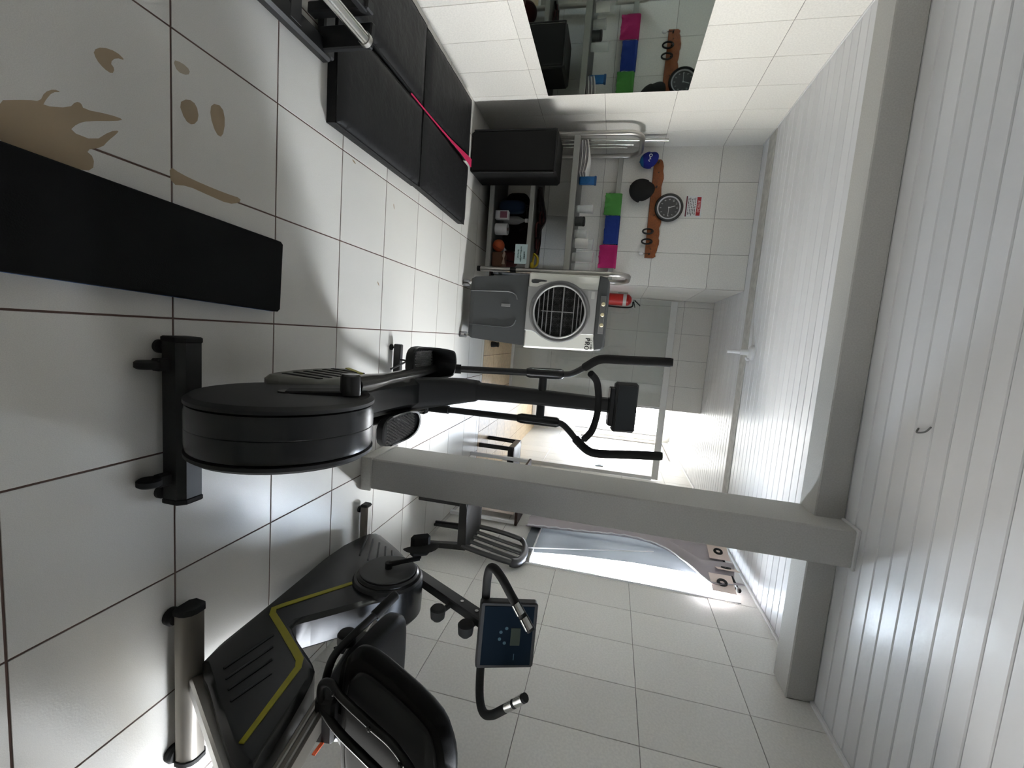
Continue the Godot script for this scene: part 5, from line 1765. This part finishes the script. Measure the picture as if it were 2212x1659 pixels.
# ---------------------------------------------------------------- chairs and table by the right wall
func make_chair(at: Vector3, label: String) -> Node3D:
	# monobloc plastic chair facing -x, back towards the right wall; origin at the seat's ground point
	var t := thing("plastic_chair", label, "chair", at, "dark plastic chairs by the right wall")
	var P := func(x, y, z): return at + Vector3(x, y, z)
	var g := G.new()
	var rows := []
	for i in 9:
		var row := []
		for j in 11:
			var uu := -1.0 + 2.0 * i / 8.0; var vv := -1.0 + 2.0 * j / 10.0
			row.append(P.call(uu * 0.20, 0.440 - 0.014 * (1 - uu * uu) * (1 - vv * vv) - 0.012 * pow(abs(vv), 6) + (-0.012 if i == 0 else 0.0), -vv * (0.215 + 0.012 * uu * -1)))
		rows.append(row)
	rows.reverse()
	g.sheet(rows, 0.012, Vector3.UP)
	part(t, "seat", g, M.chair, 50)
	g = G.new()   # apron under the seat rim
	g.bar(P.call(-0.195, 0.395, -0.21), P.call(-0.195, 0.395, 0.21), 0.014, 0.075, 0.005)
	for s in [-1, 1]: g.bar(P.call(-0.19, 0.395, s * 0.207), P.call(0.20, 0.395, s * 0.205), 0.014, 0.075, 0.005)
	part(t, "apron", g, M.chair)
	for sx in [-1, 1]:
		for s in [-1, 1]:
			g = G.new()
			var foot = P.call(-0.185 if sx < 0 else 0.215, 0.0, s * 0.205)
			var hip = P.call(-0.180 if sx < 0 else 0.185, 0.425, s * 0.190)
			var d := Vector3(0, 0, -s * 0.028)
			g.bar(foot, hip, 0.050, 0.020, 0.004, Vector3.BACK)
			g.bar(foot + d * 0.5, hip + d * 1.6, 0.020, 0.056, 0.004, Vector3.BACK)
			part(t, "leg", g, M.chair)
	# backrest: two stiles, curved top rail, three slats with slots between
	var bx := func(y): return 0.175 + 0.12 * (y - 0.44) + 0.05 * (y - 0.44) * (y - 0.44)
	for s in [-1, 1]:
		g = G.new()
		var pts := []
		for k in 8:
			var y := 0.40 + 0.42 * k / 7.0
			pts.append(P.call(bx.call(y), y, s * (0.200 + 0.022 * sin(PI * k / 9.0))))
		g.tube(pts, 0.030, 12, true, 0.6)
		part(t, "back_stile", g, M.chair, 60)
	g = G.new()
	var tr := []
	for k in 17:
		var an := PI * k / 16
		var y := 0.815 + 0.072 * sin(an)
		tr.append(P.call(bx.call(y) + 0.02 * sin(an), y, -0.208 * cos(an)))
	g.tube(tr, 0.037, 12, true, 0.62)
	part(t, "top_rail", g, M.chair, 60)
	for k in 3:
		g = G.new()
		var zz := -0.10 + 0.10 * k
		g.tube([P.call(bx.call(0.43), 0.43, zz * 0.95), P.call(bx.call(0.64) + 0.012, 0.64, zz), P.call(bx.call(0.86) + 0.015, 0.865 - 0.15 * zz * zz * 10 * 0.1, zz)], 0.024, 10, true, 0.5)
		part(t, "back_slat", g, M.chair, 60)
	return t
func build_chairs():
	make_chair(Vector3(2.44, 0.002, -2.745), "dark plastic chair with slatted back under the near end of the window")
	make_chair(Vector3(2.385, 0.002, -4.42), "dark plastic chair half hidden behind the concrete column")
	# small desk behind the column
	var d := thing("small_desk", "small desk with dark brown top below the curtain, mostly behind the column", "desk", Vector3(2.46, 0.002, -3.62))
	var g := G.new()
	g.box(Vector3(2.46, 0.685, -3.62), Vector3(0.52, 0.026, 0.60), 0.004)
	part(d, "desk_top", g, M.dark_brown)
	for sx in [-1, 1]:
		for s in [-1, 1]:
			g = G.new()
			g.bar(Vector3(2.46 + sx * 0.235, 0.002, -3.62 + s * 0.275), Vector3(2.46 + sx * 0.235, 0.675, -3.62 + s * 0.275), 0.035, 0.035, 0.003)
			part(d, "leg", g, M.trim)
	g = G.new()
	g.box(Vector3(2.62, 0.45, -3.62), Vector3(0.018, 0.40, 0.52), 0.003)
	part(d, "back_panel", g, M.hem)
	# curtain
	var cu := thing("curtain", "grey eyelet curtain with near edge pulled back from the bright window", "curtain", Vector3(2.66, 0.80, -3.4))
	# near edge of the main panel as (y, z)
	var edge := [[2.60, -2.80], [2.44, -2.76], [2.36, -2.74], [2.28, -2.90], [2.20, -3.06], [2.08, -3.24], [1.95, -3.32], [1.80, -3.36], [1.60, -3.35], [1.41, -3.31], [1.10, -3.27], [0.82, -3.23]]
	g = G.new()
	var rows := []
	for i in 45:
		var t := float(i) / 44
		var y := lerpf(2.60, 0.80, t)
		var zn := edge_z(edge, y)
		var row := []
		for j in 41:
			var uu := float(j) / 40
			var z := lerpf(zn, -3.97, uu)
			var ph := uu * TAU * 3.5
			var amp := 0.030 * (1.0 - 0.35 * t)
			row.append(Vector3(2.672 - amp * cos(ph) - 0.012 * sin(ph * 0.5 + t * 3.0) * t, y + (0.0 if i > 0 else 0.012 * cos(ph)), z))
		rows.append(row)
	g.sheet(rows, 0.0025, Vector3(-1, 0, 0))
	var pnl := part(cu, "panel", g, M.curtain, 60)
	g = G.new()   # gathered hem along the pulled edge
	var hp := []
	for i in 40:
		var y := lerpf(2.34, 0.82, i / 39.0)
		hp.append(Vector3(2.643 + 0.004 * sin(i * 1.9), y, edge_z(edge, y) - 0.002 + 0.004 * sin(i * 2.3)))
	g.tube(hp, 0.006, 6)
	part(pnl, "edge_hem", g, M.white, 60)
	# lining behind it, hanging straight
	g = G.new()
	rows = []
	for i in 25:
		var t := float(i) / 24
		var row := []
		for j in 25:
			var uu := float(j) / 24
			var ly := lerpf(2.56, 0.84, t)
			row.append(Vector3(2.722 + 0.006 * sin(uu * 30.0 + t * 2.0), ly, lerpf(edge_z([[2.56, -2.96], [2.25, -3.02], [1.79, -3.02], [1.25, -2.955], [0.84, -2.86]], ly), -3.97, uu)))
		rows.append(row)
	g.sheet(rows, 0.0015, Vector3(-1, 0, 0))
	part(cu, "lining", g, M.lining, 60, "thin grey lining")
	g = G.new()
	g.tube([Vector3(2.700, 1.98, -3.24), Vector3(2.700, 0.86, -2.88)], 0.005, 6)
	part(cu, "lining_seam", g, M.white, 60)
	# eyelet header and eyelets
	for k in 4:
		var p := [Vector3(2.645, 2.445, -2.79), Vector3(2.650, 2.535, -3.06), Vector3(2.650, 2.538, -3.36), Vector3(2.650, 2.54, -3.66)][k] as Vector3
		g = G.new()
		g.x = Transform3D(Basis(Vector3.UP, deg_to_rad(-90 + [18, -20, 15, -15][k])) * Basis(Vector3.RIGHT, deg_to_rad(90)), p)
		g.x = Transform3D(Basis(Vector3.UP, deg_to_rad([14.0, -18.0, 16.0, -14.0][k])) * Basis(Vector3.BACK, deg_to_rad(90)), p)
		g.lathe([Vector2(0.019, -0.005), Vector2(0.037, -0.006), Vector2(0.040, 0.0), Vector2(0.037, 0.008), Vector2(0.019, 0.007), Vector2(0.019, -0.005)], 24)
		part(cu, "eyelet", g, M.ink, 30, "black eyelet")
		g = G.new(); g.x = Transform3D(Basis(Vector3.UP, deg_to_rad([14.0, -18.0, 16.0, -14.0][k])), p + Vector3(0.004, 0, 0))
		g.box(Vector3.ZERO, Vector3(0.004, 0.17, 0.19), 0.001)
		part(cu, "header_flap", g, M.hem)
	# rod with finial
	var rd := thing("curtain_rod", "dark curtain rod with round end above the right window", "curtain rod", Vector3(2.69, 2.56, -3.4))
	g = G.new()
	g.tube([Vector3(2.695, 2.575, -2.86), Vector3(2.695, 2.575, -4.0)], 0.009, 12)
	part(rd, "rod", g, M.ink, 60)
	g = G.new()
	g.tube(curve([Vector3(2.695, 2.575, -2.87), Vector3(2.69, 2.573, -2.82), Vector3(2.69, 2.572, -2.785)], 4), [0.008, 0.008, 0.009, 0.010, 0.014, 0.018, 0.019, 0.016, 0.006], 12)
	part(rd, "finial", g, M.ink, 60)
	for z in [-2.9, -3.95]:
		g = G.new()
		g.tube([Vector3(RIGHT, 2.575, z), Vector3(2.695, 2.575, z)], 0.007, 10)
		part(rd, "bracket", g, M.ink, 60)
func edge_z(e: Array, y: float) -> float:
	for i in e.size() - 1:
		if y <= e[i][0] and y >= e[i + 1][0]:
			var t: float = (e[i][0] - y) / (e[i][0] - e[i + 1][0])
			return lerpf(e[i][1], e[i + 1][1], t)
	return e[0][1] if y > e[0][0] else e[e.size() - 1][1]

# ---------------------------------------------------------------- passage behind
func build_far():
	var d := thing("sliding_glass_door", "sliding glass door with white rail in front of the far tiled wall", "glass door", Vector3(1.0, 0.0, FAR + 0.06))
	var z := FAR + 0.075
	var g := G.new()
	g.box(Vector3((0.26 + RIGHT - 0.02) / 2, 2.190, z), Vector3(RIGHT - 0.28, 0.085, 0.05), 0.004)
	part(d, "top_rail", g, M.alu)
	g = G.new()
	g.box(Vector3((0.26 + 1.72) / 2, 1.078, z), Vector3(1.46, 2.14, 0.008))
	var pa := part(d, "pane", g, M.door_glass, 0.0)
	g = G.new()
	g.box(Vector3((0.26 + 1.72) / 2, 0.020, z), Vector3(1.46, 0.036, 0.03), 0.003)
	part(d, "bottom_rail", g, M.alu)
	g = G.new()
	g.box(Vector3(1.715, 1.08, z), Vector3(0.03, 2.14, 0.03), 0.003)
	part(d, "edge_stile", g, M.alu)
	g = G.new()
	g.box(Vector3(RIGHT - 0.035, 1.08, z), Vector3(0.05, 2.14, 0.05), 0.004)
	part(d, "jamb", g, M.alu)
	g = G.new()
	g.tube(curve([Vector3(1.66, 0.98, z + 0.01), Vector3(1.66, 0.99, z + 0.045), Vector3(1.66, 1.09, z + 0.045), Vector3(1.66, 1.10, z + 0.01)], 4), 0.008, 10)
	part(pa, "handle", g, M.steel, 60)
	# switch plate on the right wall beyond the door
	var sw := thing("light_switch", "small white switch plate on the right wall beyond the glass door", "switch", Vector3(RIGHT - 0.008, 1.36, -5.95))
	g = G.new()
	g.box(Vector3(RIGHT - 0.011, 1.42, -5.95), Vector3(0.012, 0.12, 0.08), 0.004)
	part(sw, "plate", g, mat(Color(0.55, 0.62, 0.68), 0.5))
	g = G.new()
	g.box(Vector3(RIGHT - 0.019, 1.42, -5.95), Vector3(0.008, 0.05, 0.03), 0.002)
	part(sw, "rocker", g, M.white)
	# low white shutters standing at the end of the passage
	var s2 := thing("white_cabinet", "bright white cabinet at the end of the passage under the window", "cabinet", Vector3(2.05, 0.002, END + 0.22))
	g = G.new()
	g.box(Vector3(2.05, 0.40, END + 0.22), Vector3(0.9, 0.79, 0.40), 0.008)
	part(s2, "body", g, M.white)
	for k in 2:
		g = G.new()
		g.box(Vector3(1.835 + 0.435 * k, 0.41, END + 0.425), Vector3(0.42, 0.72, 0.016), 0.004)
		var dr := part(s2, "door", g, M.white)
		g = G.new()
		g.box(Vector3(1.99 + 0.12 * k, 0.60, END + 0.440), Vector3(0.016, 0.10, 0.014), 0.003)
		part(dr, "handle", g, M.steel)
	# leaves outside the near window
	var n := thing("climbing_plant", "yellow green leaves of a climbing plant outside the bright window", "plant", Vector3(2.905, -0.11, -3.11))
	g = G.new()
	rng.seed = 5
	for k in 420:
		var c := Vector3(2.900 + rng.randf_range(-0.008, 0.006), 1.36 + rng.randf_range(-0.10, 0.10), -3.14 + rng.randf_range(-0.10, 0.10))
		var ax := Basis.from_euler(Vector3(rng.randf_range(-0.1, 0.1), PI / 2 + rng.randf_range(-0.1, 0.1), rng.randf() * 6.0))
		g.tri(c, c + ax * Vector3(0.022, 0.017, 0), c + ax * Vector3(0.05, 0, 0))
		g.tri(c, c + ax * Vector3(0.05, 0, 0), c + ax * Vector3(0.022, -0.017, 0))
	var lf := part(n, "foliage", g, M.leaf, 0.0)
	lf.set_meta("kind", "stuff")
	g = G.new()
	g.tube([Vector3(2.905, -0.11, -3.11), Vector3(2.905, 1.36, -3.11)], 0.004, 8)
	part(n, "stem", g, M.brown, 60)

# ---------------------------------------------------------------- small fittings
func build_small():
	# bare lamp holder under the ceiling
	var l := thing("ceiling_lamp_holder", "small white bare lamp holder hanging from the ceiling boards", "lamp holder", Vector3(0.862, 2.69, -3.86))
	var c := Vector3(0.862, CEIL - 0.012, -3.72)
	var g := G.new()
	lathe_at(g, c, [Vector2(0, -0.030), Vector2(0.030, -0.030), Vector2(0.055, -0.018), Vector2(0.066, -0.004), Vector2(0.066, 0.012), Vector2(0, 0.012)], 32)
	part(l, "rose", g, M.white, 30)
	g = G.new()
	lathe_at(g, c, [Vector2(0, -0.21), Vector2(0.016, -0.21), Vector2(0.018, -0.10), Vector2(0.026, -0.095), Vector2(0.028, -0.03), Vector2(0, -0.03)], 24)
	part(l, "socket", g, M.white, 30)
	g = G.new()
	g.tube(curve([c + Vector3(0.05, -0.005, 0), c + Vector3(0.07, -0.03, 0.01), c + Vector3(0.045, -0.045, 0.01)], 5), 0.010, 8)
	part(l, "cable_clip", g, M.white, 60)
	# loose wire poking from the ceiling boards
	g = G.new()
	g.tube(curve([Vector3(1.12, CEIL, -1.38), Vector3(1.135, CEIL - 0.016, -1.36), Vector3(1.125, CEIL - 0.012, -1.32), Vector3(1.10, CEIL - 0.02, -1.28)], 5), 0.0035, 8)
	single("loose_wire", g, M.slate, "short loose wire poking out between the ceiling boards", "wire", Vector3(1.12, 2.68, -1.33), "", 60)
	# black door stop on the beige floor
	var ds := thing("door_stop", "small black door stop on the beige floor behind the cooler", "door stop", Vector3(1.0, 0.002, -4.45))
	g = G.new()
	lathe_at(g, Vector3(1.0, 0.002, -4.45), [Vector2(0, 0), Vector2(0.035, 0), Vector2(0.033, 0.03), Vector2(0.026, 0.07), Vector2(0, 0.072)], 24)
	part(ds, "body", g, M.rubber, 30)
	g = G.new()
	lathe_at(g, Vector3(1.0, 0.074, -4.45), [Vector2(0, 0), Vector2(0.03, 0), Vector2(0.03, 0.018), Vector2(0, 0.02)], 24)
	part(ds, "cap", g, M.plastic, 30)
